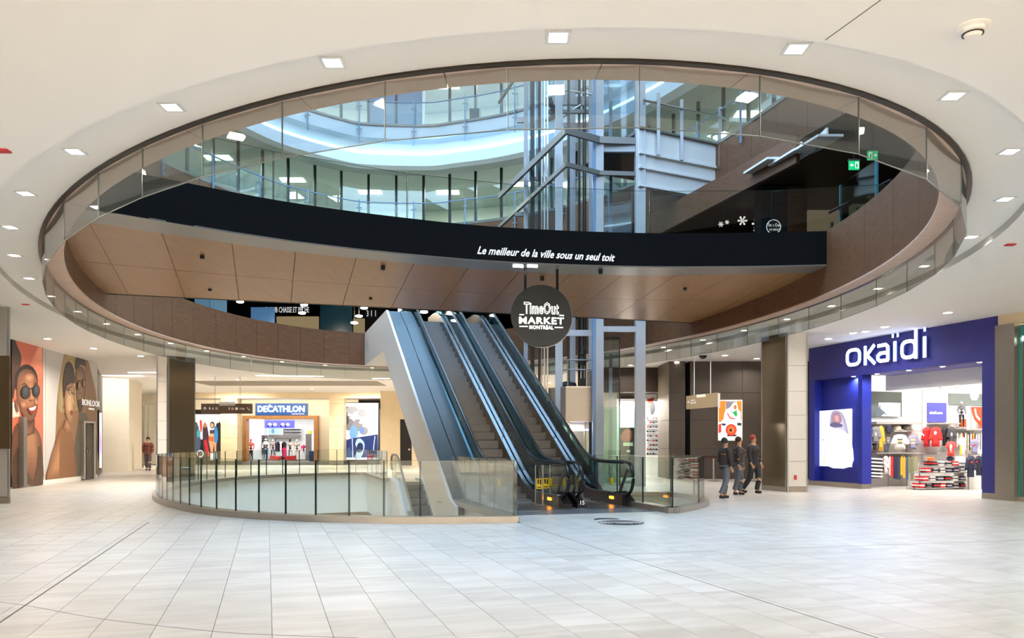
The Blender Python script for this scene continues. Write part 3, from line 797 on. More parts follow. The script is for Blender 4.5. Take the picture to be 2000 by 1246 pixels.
def ringb(H, name='ring_beam', ends=None, m=M_GREYS, hh=.22, left=975):
    z = CZ + H
    B = (PY(1243, YT), YT + .1); A_ = (PY(1170, YT), YT - .02); C_ = (PY(1106, 25.1), 25.1); D_ = PZ(left, ends, z)
    for i, (p, q) in enumerate(((B, A_), (A_, C_), (C_, D_))):
        p, q = Vector(p), Vector(q); d = (q - p).normalized(); n = Vector((-d.y, d.x)) * .05
        MB().prism([p - n, q - n, q + n, p + n], z - hh, z).build(name, m, tw)
ringb(10.1, ends=378); ringb(8.97, ends=440, hh=.14)
# cross pieces
for (a, b, Y, z, h) in ((1100, 1160, 26.6, CZ + 3.82, .2), (1179, 1242, YT + .05, CZ + 3.85, .18), (1065, 1158, 28.3, CZ + 12.5, .3), (1068, 1150, 28.0, CZ + 11.9, .12), (1100, 1157, 28.4, CZ + 11.6, .3), (1035, 1160, 28.6, CZ + 7.3, .14), (1095, 1155, 28.6, CZ + 6.9, .3), (1179, 1242, YT + .1, CZ + 9.95, .3), (1020, 1085, 28.9, CZ + 4.3, .1), (1035, 1090, 28.9, CZ + 9.8, .12), (1010, 1024, 29.6, CZ + 12.3, .2), (1005, 1024, 29.6, CZ + 8.7, .14)):
    MB().box(PY(a, Y), PY(b, Y), Y, Y + .12, z - h, z).build('cross_beam', M_PAINTST if h > .15 else M_GREYS, tw)
# upper diagonal strut
MB().tube([(PY(975, 33), 33, ZY(200, 33)), (PY(1022, 29.6), 29.6, ZY(128, 29.6))], .07, 6).build('strut', M_GREYS, tw)
MB().tube([(PY(1100, 28.2), 28.2, ZY(228, 28.2)), (PY(1135, 28.2), 28.2, ZY(205, 28.2))], .04, 6).build('strut', M_STEEL, tw)
MB().tube(spline([(PY(x, 28), 28, ZY(y, 28)) for x, y in ((1067, 192), (1072, 180), (1095, 176), (1130, 180), (1158, 186), (1158, 200))], 3, closed=False), .025, 6).build('cable_loop', M_STEEL, tw, smooth=True)
for k in range(3):
    MB().tube(spline([(PY(x + k * 4, 27.9), 27.9, ZY(y, 27.9)) for x, y in ((1068, 190), (1072, 205), (1078, 215), (1074, 230), (1064, 236))], 3, closed=False), .03, 5).build('cable_loop', M_RUB, tw, smooth=True)
# glass of the shaft
def gpanel(a, b, Y, z0, z1, m, name='glass_panel', Y2=None, par=None):
    Y2 = Y if Y2 is None else Y2
    p, q = Vector((PY(a, Y), Y)), Vector((PY(b, Y2), Y2)); d = (q - p).normalized(); n = Vector((-d.y, d.x)) * .01
    return MB().prism([p - n, q - n, q + n, p + n], z0, z1).build(name, m, par or tw)
M_GSH = glass('pale blue shaft glass', (220, 230, 236), 2.2)
gpanel(1180, 1209, 26.3, .1, 5.0, M_GSH); gpanel(1180, 1241, 26.4, 5.6, 10.2, M_GSH); gpanel(1180, 1212, 26.4, 10.4, 16, M_GSH, Y2=27.5)
gpanel(1031, 1062, 29.4, 5.0, 19, M_GSH); gpanel(1062, 1100, 29.6, 4, 19, M_GSH)
gpanel(1214, 1240, 27, 11.4, 18, M_GSH)
M_TEAL = glass('teal glass screen', (196, 222, 214), 1.6)
gpanel(1179, 1211, 25.4, .05, 2.6, M_TEAL); gpanel(1211, 1240, 26.6, .05, 2.6, M_TEAL)
vert('cab_rail', 1209, 1211, 26.3, M_DARK, 0, 5, .05)
# landing platform between tower and third floor
lp = empty('steel_landing', (4.3, YT, 11.8), 'white steel landing with railing joining the tower to the third floor', 'landing')
p0, p1 = Vector((PY(1246, YT), YT)), Vector((PY(1402, 27.4), 27.4)); d = (p1 - p0).normalized(); n = Vector((-d.y, d.x))
def beam(z0, z1, o0, o1, nm, m): MB().prism([p0 - n * o1, p1 - n * o1, p1 - n * o0, p0 - n * o0], z0, z1).build(nm, m, lp)
M_LPW = mat('white landing steel', (224, 224, 220), .5)
beam(11.05, 11.8, 0, .06, 'fascia_plate', M_LPW); beam(10.98, 11.05, -.1, .12, 'flange', M_LPW); beam(10.55, 10.98, 0.02, .04, 'web', M_LPW)
beam(10.5, 10.56, -.1, .12, 'flange', M_LPW); beam(9.95, 10.5, .02, .04, 'web', M_LPW); beam(9.9, 9.96, -.1, .12, 'flange', M_LPW)
MB().prism([p0, p1, p1 + n * 4, p0 + n * 4], 11.7, 11.82).build('deck', M_GREYS, lp)
beam(11.8, 11.86, -.02, .14, 'top_flange', M_GREYS)
for x, Y in ((1284, 26.2), (1329, 26.7), (1404, 27.3)):
    MB().box(PY(x - 3, Y) , PY(x + 3, Y), Y - .22, Y - .14, 11.0, 13.05).build('post', M_PAINTST, lp)
pr0, pr1 = (PY(1256, 25.8), 25.8, 12.72), (PY(1420, 27.3), 27.3, 12.72)
MB().tube([pr0, pr1], .04, 6).build('top_rail', M_STEEL, lp)
MB().prism([p0 - n * .03, p1 - n * .03, p1, p0], 11.86, 12.65).build('glass_panel', M_GL, lp)
# elevator cab, machine and doors at floor level
cb = empty('elevator_cab', (2.2, 26.6, 0), 'stainless steel elevator cab with a glass front behind the right escalator', 'elevator')
Yc = 26.6; zt, zb_ = ZY(757, Yc), ZY(823, Yc)
pl = [(PY(1160, Yc), Yc), (PY(1160, Yc), Yc + 2), (PY(1040, Yc), Yc + 2.4), (PY(1052, 28.2), 28.2), (PY(1105, Yc), Yc)]
MB().prism(pl[::-1], zb_, zt).build('drum', M_STEELB, cb)
MB().prism([(x, y) for x, y in pl[::-1]], zt, zt + .05).build('cap', M_STEEL, cb)
MB().prism([(p[0], p[1]) for p in ((PY(1158, 28), 28), (PY(1100, 28), 28), (PY(1100, 28.1), 28.1), (PY(1158, 28.1), 28.1))][::-1], 0, zb_).build('rear_wall', mat('beige cab wall', (214, 204, 170), .5, emit=.0), cb)
area('elevator_cab_lamp', (2.1, 27.3, zb_ - .05), (0, 0, 0), .8, .8, 50, parent=cb).location = (2.1 - 2.2, .7, zb_ - .05)
MB().box(PY(1118, 27.8), PY(1140, 27.8), 27.8, 27.86, ZY(892, 27.8), ZY(842, 27.8)).build('directory_panel', M_DARK, cb)
MB().box(PY(1122, 27.7), PY(1150, 27.7), 27.7, 27.75, ZY(841, 27.7), ZY(838, 27.7)).build('blue_light', mat('violet blue lamp', (90, 80, 255), .4, emit=4), cb)
gpanel(1106, 1160, Yc + .02, 0, zb_, M_GL, par=cb, name='glass_front')
MB().box(PY(1157, Yc), PY(1161, Yc), Yc - .02, Yc + .1, 0, zb_).build('frame', M_STEEL, cb)
mm = MB().box(PY(1133, 27), PY(1144, 27), 27, 27.3, zt + .05, zt + .35).box(PY(1136, 27), PY(1141, 27), 27.05, 27.2, zt + .35, zt + .8)
mm.lathe([(.1, zt + .8), (.14, zt + .95), (.05, zt + 1.1), (.12, zt + 1.2), (.03, zt + 1.45)], PY(1139, 27), 27.15, 8)
mm.build('hoist_machine', M_DARK, cb)
mm = MB().lathe([(.25, zt + .05), (.33, zt + .1), (.3, zt + .2), (.1, zt + .25)], PY(1108, 27.2), 27.2, 12); mm.build('pulley_cover', M_DARK, cb)
MB().box(PY(1148, 27), PY(1158, 27), 27, 27.4, zt - .1, zt + .6).build('control_box', M_GREYS, cb)
for z in (zt + .62, zt + .95):
    MB().tube([(PY(1062, 28), 28, z), (PY(1109, 26.7), 26.7, z), (PY(1158, 26.7), 26.7, z)], .022, 6).build('guard_rail', M_GREYS, cb)
for x, Y in ((1064, 28), (1109, 26.7)): MB().tube([(PY(x, Y), Y, zt), (PY(x, Y), Y, zt + .97)], .025, 6).build('guard_post', M_GREYS, cb)
# ================================================================ COLUMNS
def column(pts, name, label, faces, z1=ZO):
    cx = sum(p[0] for p in pts) / len(pts); cy = sum(p[1] for p in pts) / len(pts)
    r = empty(name, (cx, cy, 0), label, 'column'); n = len(pts)
    core = [(cx + (x - cx) * .97, cy + (y - cy) * .97) for x, y in pts]
    ar = sum(core[i][0] * core[(i + 1) % n][1] - core[(i + 1) % n][0] * core[i][1] for i in range(n))
    if ar < 0: core.reverse()
    MB().prism(core, 0, z1).build('core', M_DARK, r)
    for i, m in faces:
        a, b = Vector(pts[i]), Vector(pts[(i + 1) % n]); d = (b - a).normalized(); o = Vector((-d.y, d.x))
        if o.dot(a - Vector((cx, cy))) < 0: o = -o
        zsg = [.16, .9, 1.55, 2.25, 2.95, 3.7, z1] if m is M_OUT or m is M_COLW else [.16, z1]
        for z0, z2 in zip(zsg, zsg[1:]):
            q = [a + d * .035 - o * .03, b - d * .035 - o * .03, b - d * .035 + o * .012, a + d * .035 + o * .012]
            MB().prism(q, z0, z2 - .008).build('cladding_panel', m, r)
        q = [a - o * .03, b - o * .03, b + o * .022, a + o * .022]; MB().prism(q, 0, .15).build('plinth', M_STEELB, r)
        for e in (a, b):
            e2 = e + (d if e is a else -d) * .02
            MB().prism([e2 - d * .015 - o * .03, e2 + d * .015 - o * .03, e2 + d * .015 + o * .03, e2 - d * .015 + o * .03], 0, z1).build('corner_trim', M_STEEL, r)
    return r
M_COLW = mat('grey white column panel', (226, 222, 216), .45)
rc = column([(PY(1488, 24.0), 24.0), (PY(1537, 22.9), 22.9), (PY(1577, 22.9), 22.9), (PY(1574, 24.2), 24.2), (8.4, 25.2)], 'column', 'right column with a bronze mirror face and a pale panelled face beside the navy shop', ((0, M_BRONZE), (1, M_COLW)))
MB().box(PY(1553, 22.8), PY(1557, 22.8), 22.83, 22.88, ZY(937, 22.85), ZY(928, 22.85)).build('fire_call_box', mat('red', (190, 20, 30), .4), rc)
lc = column([(PY(306, 29.0), 29.0), (PY(328, 29.0), 29.0), (PY(381, 29.9), 29.9), (PY(376, 31.2), 31.2), (PY(330, 31), 31)], 'column', 'left column with a bronze mirror face beside the glass balustrade', ((0, M_COLW), (1, M_BRONZE)))
pc = column([(-15, 18.6), (PY(19, 18.6), 18.6), (PY(16, 20), 20.0), (-15.5, 20)], 'column', 'grey pier with a mirrored panel at the extreme left edge', ((0, mat('grey pier paint', (150, 148, 146), .5)),))
MB().box(-14.9, PY(18, 18.5), 18.5, 18.56, 1.3, 3.5).build('mirror_panel', M_BRONZE, pc)
# ================================================================ LIGHT FITTINGS
def downlight(px, py, z, label, group, power=34, rnd=False, sz=.15, col=(1, .93, .82)):
    x, y = PZ(px, py, z); return downlight_at(x, y, z, label, group, power, rnd, sz, col)
def downlight_at(x, y, z, label, group, power=34, rnd=False, sz=.15, col=(1, .93, .82)):
    if rnd:
        r = empty('round_downlight', (x, y, z), label, 'downlight', group)
        MB().lathe([(sz * .75, z - .012), (sz * .75, z + .002)], x, y, 16).build('trim_ring', M_WHITE, r)
        MB().lathe([(sz * .5, z - .016), (sz * .5, z - .012)], x, y, 16).build('lamp', M_LAMP, r)
    else:
        r = empty('square_downlight', (x, y, z), label, 'downlight', group); r.rotation_euler = (0, 0, 0)
        h = sz / 2; f = MB()
        for a in ((-h - .03, h + .03, -h - .03, -h), (-h - .03, h + .03, h, h + .03), (-h - .03, -h, -h, h), (h, h + .03, -h, h)):
            f.box(x + a[0], x + a[1], y + a[2], y + a[3], z - .012, z + .002)
        f.build('trim_frame', M_WHITE, r)
        MB().box(x - h, x + h, y - h, y + h, z - .006, z).build('lamp', M_LAMP, r)
    area('downlight_beam', (0, 0, -.03), (0, 0, 0), sz, sz, power, col, 150, parent=r)
    return r
GN = 'square downlights in the ring around the oval opening'
for i, (x, y) in enumerate(((335, 208), (650, 121), (1090, 71), (1555, 94), (1862, 186))):
    downlight(x, y, ZC, ORD[i] + ' from the left of the five big square downlights before the near rim', GN, 12)
for i, (x, y) in enumerate(((146, 295), (50, 377), (20, 443), (28, 498), (57, 543), (100, 578), (152, 608), (209, 632), (269, 653))):
    downlight(x, y, ZC, ORD[i] + ' square downlight from the top in the ring left of the oval', GN, 22)
for i, (x, y) in enumerate(((333, 670), (404, 685), (476, 696), (551, 706), (635, 713), (727, 718))):
    downlight(x, y, ZC, ORD[i] + ' small square downlight from the left behind the far left rim', GN, 26, col=(1, .9, .74))
for i, (x, y) in enumerate(((1972, 295), (1963, 388), (1897, 462), (1805, 519), (1715, 563), (1624, 597))):
    downlight(x, y, ZC, ORD[i] + ' square downlight from the top in the ring right of the oval', GN, 14)
for i, (x, y) in enumerate(((1537, 623), (1453, 645), (1373, 663.5), (1296, 678))):
    downlight(x, y, ZC, ORD[i] + ' small square downlight from the right behind the far right rim', GN, 26)
for i, (x, y) in enumerate(((1851, 610), (1728, 638), (1666, 650), (1618, 661), (1690, 647))):
    downlight(x, y, ZO, ORD[i] + ' round ceiling downlight listed from the nearest before the navy shop', 'round downlights before the shops on the right', 14, True, .2, (.95, .96, 1))
for i, (x, y) in enumerate(((1478, 700), (1416, 693.6), (1321, 706), (1231, 713))):
    downlight(x, y, ZO, ORD[i] + ' round ceiling downlight from the right before the brown poster wall', 'round downlights before the shops on the right', 30, True, .2)
for i, (x, y) in enumerate(((92.5, 661), (183, 680), (275, 695))):
    downlight(x, y, ZO, ORD[i] + ' round ceiling downlight from the left before the murals', 'round downlights before the murals', 62, True, .2, (1, .9, .74))
# the hall goes on behind and beside the camera: the same downlights, plus added fill on the back wall
for x in (-15, -9, -3, 3, 9, 15):
    area('added_wall_fill', (x, YA + 1.5, ZO - .05), (math.radians(-35), 0, 0), 3, .3, 880, (1, .935, .87))  # added lights out of view, bounced off the back wall to lift the ceiling
for i_, (x, y) in enumerate(((-8, 2), (-3, 0), (3, 0), (8, 2), (-5, -5), (0, -5), (5, -5), (-12, -2), (12, -2), (-14, 8), (-15, 14))):
    downlight_at(x, y, ZO, ORD[i_] + ' square downlight in the ceiling beside and behind the viewpoint', 'downlights of the hall behind the viewpoint', 14, sz=.2)
for i_, (x, y) in enumerate(((-20, 36), (-14, 40), (-6, 40), (2, 42), (-12, 47), (-2, 48), (8, 38), (-22, 45))):
    downlight_at(x, y, ZO, ORD[i_] + ' round ceiling downlight deep in the far concourse', 'downlights of the far concourse', 200, True, col=(1, .92, .8))
# long linear lamps
for x0, x1, yy in ((500, 631, 733), (250, 303, 727), (728, 760, 739)):
    a, b = PZ(x0, yy, ZO), PZ(x1, yy + (1.5 if x0 == 500 else 0), ZO)
    o = MB().prism([a, b, (b[0], b[1] + .15), (a[0], a[1] + .15)], ZO - .02, ZO + .001).build('linear_lamp', M_LAMP)
    tag(o, {500: 'longest glowing linear ceiling lamp before the far sports shop', 250: 'glowing linear ceiling lamp left of the left column', 728: 'short linear ceiling lamp left of the escalator truss'}[x0], 'ceiling lamp')
# detector and red exit-light slivers
x, y = PZ(1900, 52, ZO)
dt = empty('smoke_detector', (x, y, ZO), 'white round smoke detector on the ceiling at upper right', 'smoke detector')
MB().lathe([(.055, ZO - .085), (.06, ZO - .07), (.075, ZO - .05), (.09, ZO - .045), (.09, ZO - .02), (.125, ZO - .012), (.125, ZO)][::1], x, y, 24).build('body', M_CEIL, dt, smooth=True)
MB().lathe([(.077, ZO - .062), (.077, ZO - .054)], x, y, 24).build('dark_slot', M_DARK, dt)
for (px, py, lb) in ((5, 293, 'small red ceiling marker at the left picture edge'), (50, 594, 'small red ceiling marker above the murals'), (1973, 477, 'small red ceiling marker at the right picture edge')):
    x, y = PZ(px, py, ZO); tag(MB().box(x - .07, x + .07, y - .05, y + .05, ZO - .02, ZO).build('ceiling_marker', mat('marker red', (190, 30, 40), .4)), lb, 'ceiling marker')
x, y = PZ(1373, 690, ZO); cd = empty('camera_dome', (x, y, ZO), 'dark security camera dome on the ceiling above the beige direction sign', 'security camera')
MB().lathe([(.17, ZO - .08), (.2, ZO - .04), (.2, ZO)], x, y, 20).build('housing', M_WHITE, cd); MB().lathe([(.05, ZO - .2), (.12, ZO - .16), (.15, ZO - .08)], x, y, 20).build('dome', M_RUB, cd, smooth=True)
# ================================================================ LEFT SIDE: walls and murals
def vplane(P0, P1):
    P0, P1 = Vector(P0), Vector(P1); dv = P1 - P0; n = Vector((-dv.y, dv.x)).normalized()
    if n.dot(-P0) < 0: n = -n
    def f(px, py, d):
        r = (px - 1000) / F; t = (r * P0.y - P0.x) / (dv.x - r * dv.y); X, Y = P0.x + dv.x * t, P0.y + dv.y * t
        return (X + n.x * d, Y + n.y * d, CZ + (HY - py) / F * Y)
    f.n = n; return f
def wallbox(P0, P1, z0, z1, th=.25, mb=None):
    P0, P1 = Vector(P0), Vector(P1); d = (P1 - P0).normalized(); n = Vector((-d.y, d.x))
    if n.dot(-P0) < 0: n = -n
    q = [P0, P1, P1 - n * th, P0 - n * th]
    ar = sum(q[i].x * q[(i + 1) % 4].y - q[(i + 1) % 4].x * q[i].y for i in range(4))
    if ar < 0: q.reverse()
    mb = mb or MB(); mb.prism(q, z0, z1); return mb
LA_, LB_ = (PY(20, 24.4), 24.4), (PY(190, 31.8), 31.8)
struct('wall_left', wallbox(LA_, LB_, 0, ZO), mat('pale grey mural wall', (214, 210, 208), .6))
vl = vplane(LA_, LB_)
def pbox(v, x0, y0, x1, y1, d0, d1, mb=None, c=None):    # a box standing on plane v, seen between two pixels
    mb = mb or MB()
    a0, a1 = v(x0, (y0 + y1) / 2, 0), v(x1, (y0 + y1) / 2, 0)
    z1 = v((x0 + x1) / 2, y0, 0)[2]; z0 = v((x0 + x1) / 2, y1, 0)[2]
    n = v.n; q = [(a0[0] + n.x * d0, a0[1] + n.y * d0), (a1[0] + n.x * d0, a1[1] + n.y * d0), (a1[0] + n.x * d1, a1[1] + n.y * d1), (a0[0] + n.x * d1, a0[1] + n.y * d1)]
    ar = sum(q[i][0] * q[(i + 1) % 4][1] - q[(i + 1) % 4][0] * q[i][1] for i in range(4))
    if ar < 0: q.reverse()
    return mb.prism(q, max(z0, .003), z1, c)
c6 = lambda pts: [(x / 3.895, 640 + y / 3.895) for x, y in pts]
ps = pbox(vl, 20, 668, 81, 948, 0, .05).build('poster_hoarding', M_DARK); tag(ps, 'tall coral advertising hoarding of a smiling woman in round sunglasses', 'poster')
SK = (150, 98, 72)
art('print', lambda u, v, d: vl(u, v, .05 + d), [
    ((214, 110, 86), c6([(80, 85), (313, 128), (313, 1188), (80, 1205)])),
    soft((214, 110, 86), (250, 176, 140), c6(spline([(200, 330), (260, 160), (300, 130), (312, 130), (312, 400), (270, 420)], 3)), 7, .85, .1),
    ((62, 42, 36), c6(spline([(80, 90), (118, 140), (148, 220), (140, 300), (112, 400), (80, 540)], 3))),
    ((222, 204, 188), c6([(80, 565), (128, 570), (135, 675), (80, 685)])),
    soft((104, 66, 48), (172, 120, 88), c6(spline([(80, 810), (130, 720), (180, 700), (245, 745), (295, 830), (309, 960), (311, 1185), (195, 1190), (80, 1200)], 3)), 7, .6, .25, .3),
    ((84, 60, 44), c6([(80, 1000), (120, 900), (160, 985), (190, 1080), (232, 1186), (80, 1202)])),
    ((84, 60, 44), c6([(240, 1186), (262, 1060), (275, 900), (300, 905), (311, 1186)])),
    ((32, 26, 24), c6(ell(185, 410, 88, 132, 20))),
    soft((112, 70, 50), (176, 120, 90), c6(spline([(112, 440), (130, 350), (185, 312), (245, 345), (272, 430), (276, 560), (256, 675), (205, 712), (152, 655), (116, 560)], 3)), 9, .6, .45, .35), soft((166, 112, 84), (206, 156, 124), c6(ell(205, 380, 38, 34, 12)), 4), soft((158, 104, 76), (204, 150, 116), c6(ell(162, 585, 26, 26, 12)), 4), soft((158, 104, 76), (200, 146, 112), c6(ell(258, 565, 13, 24, 12)), 4), ((40, 28, 24), c6([(135, 440), (165, 418), (198, 440), (165, 427)])), ((40, 28, 24), c6([(228, 436), (250, 414), (270, 430), (250, 422)])),
    soft((84, 52, 40), (140, 92, 68), c6([(150, 650), (205, 712), (245, 690), (243, 800), (190, 820), (150, 780)]), 4, .5, .9),
    soft((140, 92, 68), (196, 142, 110), c6(spline([(212, 480), (222, 520), (244, 548), (225, 562), (200, 555), (206, 520)], 3)), 4), ((92, 54, 42), c6(ell(212, 553, 6, 3, 8))), ((92, 54, 42), c6(ell(236, 549, 5, 3, 8))),
    ((120, 74, 54), c6(spline([(105, 545), (92, 560), (100, 620), (120, 640)], 3))),
    ((30, 30, 34), c6(ell(172, 490, 36, 53, 14))), ((30, 30, 34), c6(ell(254, 480, 29, 51, 14))),
    soft((40, 42, 48), (78, 82, 90), c6(ell(172, 488, 30, 46, 14)), 4, .5, .3), soft((40, 42, 48), (78, 82, 90), c6(ell(254, 478, 24, 44, 14)), 4, .5, .3),
    ((24, 22, 22), c6([(200, 460), (228, 455), (228, 463), (200, 468)])),
    ((140, 52, 46), c6(spline([(188, 612), (222, 600), (256, 588), (246, 640), (212, 656)], 3))),
    ((244, 236, 228), c6(spline([(195, 612), (222, 606), (250, 595), (240, 622), (212, 630)], 3))),
], M_PRINT, ps)
pl_ = MB(); p = vl(36.5, 800, .12); pbox(vl, 33, 814, 40, 950, .05, .2, pl_).build('hoarding_post', M_GREYS, ps)
mu = pbox(vl, 88, 679, 189, 940, 0, .02).build('mural_panel', mat('pale grey vinyl', (208, 205, 204), .6)); tag(mu, 'brown toned wall mural of two people in glasses with a dark door in it', 'mural')
art('print', lambda u, v, d: vl(u, v, .02 + d), [
    ((150, 112, 80), c6(spline([(345, 1165), (380, 1000), (415, 850), (425, 600), (455, 350), (500, 155), (580, 180), (650, 215), (690, 340), (733, 560), (735, 900), (735, 1112), (540, 1140)], 3))),
    soft((168, 146, 106), (212, 192, 150), c6(spline([(440, 620), (455, 380), (500, 165), (580, 190), (648, 222), (660, 420), (620, 600), (520, 640)], 3)), 5),
    ((140, 104, 74), c6(spline([(640, 300), (662, 240), (700, 400), (731, 570), (733, 760), (690, 780), (640, 600)], 3))),
    ((96, 88, 76), c6([(553, 1138), (560, 900), (590, 720), (600, 640), (650, 650), (665, 700), (720, 770), (735, 880), (735, 1112)])),
    soft((104, 76, 58), (168, 128, 98), c6(spline([(568, 330), (600, 290), (640, 330), (645, 480), (620, 620), (598, 635), (572, 520)], 3)), 7, .4, .4, .35), soft((120, 88, 66), (176, 136, 106), c6(spline([(596, 420), (606, 470), (612, 505), (596, 510), (588, 480)], 3)), 3), ((50, 38, 32), c6([(578, 402), (604, 395), (606, 402), (580, 409)])), ((50, 38, 32), c6([(614, 392), (640, 386), (640, 393), (616, 399)])),
    ((46, 38, 34), c6(spline([(562, 300), (575, 215), (605, 195), (640, 235), (645, 300), (630, 290), (600, 285), (575, 320)], 3))),
    ((70, 54, 44), c6(spline([(585, 560), (605, 545), (628, 560), (618, 625), (598, 638)], 3))),
    ((54, 42, 36), c6(spline([(478, 540), (470, 420), (490, 300), (520, 258), (552, 310), (562, 420), (500, 440)], 3))),
    soft((138, 92, 60), (196, 142, 98), c6(spline([(345, 1165), (375, 990), (410, 880), (455, 760), (500, 740), (535, 790), (552, 900), (572, 1134), (450, 1150)], 3)), 7, .35, .7, .3),
    ((142, 96, 62), c6([(440, 1150), (445, 800), (520, 760), (545, 900), (566, 1134)])),
    soft((156, 112, 82), (224, 184, 146), c6(spline([(484, 500), (505, 435), (550, 425), (560, 520), (556, 640), (528, 735), (495, 680), (482, 600)], 3)), 8, .45, .45, .35), soft((196, 150, 114), (232, 194, 158), c6(spline([(540, 500), (552, 560), (556, 585), (540, 590), (534, 550)], 3)), 3), ((70, 50, 40), c6([(500, 458), (536, 446), (538, 454), (502, 466)])), ((60, 42, 36), c6(ell(522, 492, 5, 6, 8))), ((120, 80, 60), c6(ell(476, 600, 4, 16, 8))), soft((150, 104, 74), (190, 144, 108), c6([(488, 690), (528, 738), (535, 790), (500, 800), (470, 760)]), 4),
    ((150, 60, 48), c6(spline([(518, 640), (535, 628), (545, 650), (528, 668)], 3))),
    ((60, 48, 42), c6([(488, 470), (500, 462), (556, 505), (556, 512), (500, 474)])), ((60, 48, 42), c6(ell(520, 490, 10, 22, 10))), ((214, 180, 140), c6(ell(520, 492, 7, 17, 10))),
    ((60, 48, 42), c6(ell(592, 440, 14, 34, 10))), ((170, 130, 100), c6(ell(592, 440, 11, 29, 10))), ((60, 48, 42), c6(ell(626, 425, 10, 32, 10))), ((170, 130, 100), c6(ell(626, 425, 8, 27, 10))),
], M_PRINT, mu)
tv = Vector(LB_) - Vector(LA_)
text('lettering', 'BONLOOK', .34, vl(175.2, 788, .06), (tv.x, tv.y, 0), (0, 0, 1), M_LET, mu, .004, 0, squeeze=1.15)
text('lettering', 'OUVERTURE', .1, vl(175.5, 799, .06), (tv.x, tv.y, 0), (0, 0, 1), M_LET, mu, .003, 0, squeeze=1.1)
dr = pbox(vl, 158, 829, 177, 936, .02, .1).build('service_door', mat('dark grey door', (74, 68, 62), .5)); tag(dr, 'dark double service door set in the brown mural', 'door')
pbox(vl, 155.5, 824, 158, 936, .02, .16).build('door_frame', M_STEEL, dr); pbox(vl, 175.5, 824, 178.5, 934, .02, .16).build('door_frame', M_STEEL, dr); pbox(vl, 155.5, 823, 178.5, 826, .02, .16).build('door_frame', M_STEEL, dr)
pbox(vl, 163.5, 829, 164.2, 936, .1, .105).build('door_gap', M_DARK, dr)
for x in (162, 166): pbox(vl, x - .5, 878, x + .5, 885, .1, .16).build('handle', M_STEEL, dr)
bs = MB()
pbox(vl, 81, 940, 156, 947, .0, .05, bs)
z = MB(); wallbox(LA_, LB_, 0, .14, .0, z)
m_ = MB(); n = vl.n; m_.prism([(a[0], a[1]) for a in (vl(81, 900, 0), vl(155, 900, 0), vl(155, 900, .06), vl(81, 900, .06))], 0, .16)
struct('baseboard_left', m_, M_CEIL)
# dark framed light box, white block, end wall
Pa, Pb = (PY(189, 33.5), 33.5), (PY(200, 38.6), 38.6)
struct('wall_left_2', wallbox(Pa, Pb, 0, ZO), M_BRWALL)
v2 = vplane(Pa, Pb)
lb = pbox(v2, 190.5, 803, 197, 917, 0, .06).build('light_box', M_DARK); tag(lb, 'narrow glowing lilac light box beside the mural', 'light box')
art('print', lambda u, v, d: v2(u, v, .06 + d), [((236, 226, 250), [(191, 806), (196, 806), (196, 914), (191, 914)]), ((180, 130, 220), spline([(192, 840), (195, 860), (194, 890), (192, 880)], 3))], M_LIT, lb)
struct('wall_left_3', wallbox((PY(200, 38.9), 38.9), (PY(252, 39.6), 39.6), 0, ZO).prism([(PY(252, 39.6), 39.6), (PY(277, 43), 43), (PY(277, 43) - 1, 43.5), (PY(252, 39.6) - 1, 40)], 0, ZO), M_WALL)
area('added_wall_fill', (PY(226, 37.4), 37.4, ZO - .06), (math.radians(50), 0, 0), 2, .3, 85, (1, .94, .86))  # added light without a fitting, brightens the white wall block
struct('wall_back', MB().box(-32, PY(452, 60), 52, 52.3, 0, ZO), M_WALL)
sdr = empty('glass_door', (PY(272, 44), 44, 0), 'tall glass door in the bright corner beside the white wall', 'door')
gpanel(279, 300, 44.5, 0, 3.6, M_GL, par=sdr)
MB().box(PY(277.5, 44.4), PY(279, 44.4), 44.4, 44.5, 0, 3.7).build('frame', M_STEELB, sdr); MB().box(PY(287, 44.4), PY(288, 44.4), 44.4, 44.5, 0, 3.7).build('frame', M_STEELB, sdr)
# ================================================================ FAR CONCOURSE AND SPORTS SHOP
YD, YP = 59.0, 51.0
vd = vplane((-30, YD), (10, YD)); vp_ = vplane((-30, YP), (10, YP))
fac = MB()
for x0, y0, x1, y1 in ((300, 776, 380, 905), (380, 776, 700, 800), (431, 800, 484, 903), (616, 800, 760, 903), (484, 800, 616, 818)):
    fac.box(PY(x0, YD), PY(x1, YD), YD, YD + .25, max(0, ZY(y1, YD)), min(ZO, ZY(y0, YD)))
struct('wall_shopfront', fac, mat('cream shopfront', (232, 218, 190), .6))
struct('trim_7', MB().box(PY(385, 42), PY(742, 42), 41, 44, ZO - .03, ZO - .005), mat('ceiling slot grey', (150, 142, 128), .7))
struct('trim_8', MB().box(PY(380, 51), PY(760, 51), 50.6, 51, 4.3, ZO), M_OUT)
for i, (x0, x1, lb) in enumerate(((431, 463, 'sandstone clad pillar left of the sports shop entrance'), (643, 671, 'sandstone clad pillar right of the sports shop entrance'))):
    r = empty('pillar', (PY(x0, YP), YP, 0), lb, 'pillar'); zz = [.25, 1.0, 1.75, 2.5, 3.25, 4.0, 4.35]
    for a, b in zip(zz, zz[1:]): MB().box(PY(x0, YP), PY(x1, YP), YP, YP + .9, a, b - .012).build('cladding_panel', M_OUT, r)
    MB().box(PY(x0, YP) - .02, PY(x1, YP) + .02, YP - .03, YP + .92, 0, .24).build('plinth', M_STEELB, r)
struct('wall_far_right', MB().box(PY(743, 49), PY(781, 49), 49, 49.4, 0, ZO).box(PY(781, 49), PY(1010, 49), 49, 49.4, 2.9, ZO).box(PY(804, 49), PY(1010, 49), 49.05, 49.3, 0, 2.9), M_OUT)
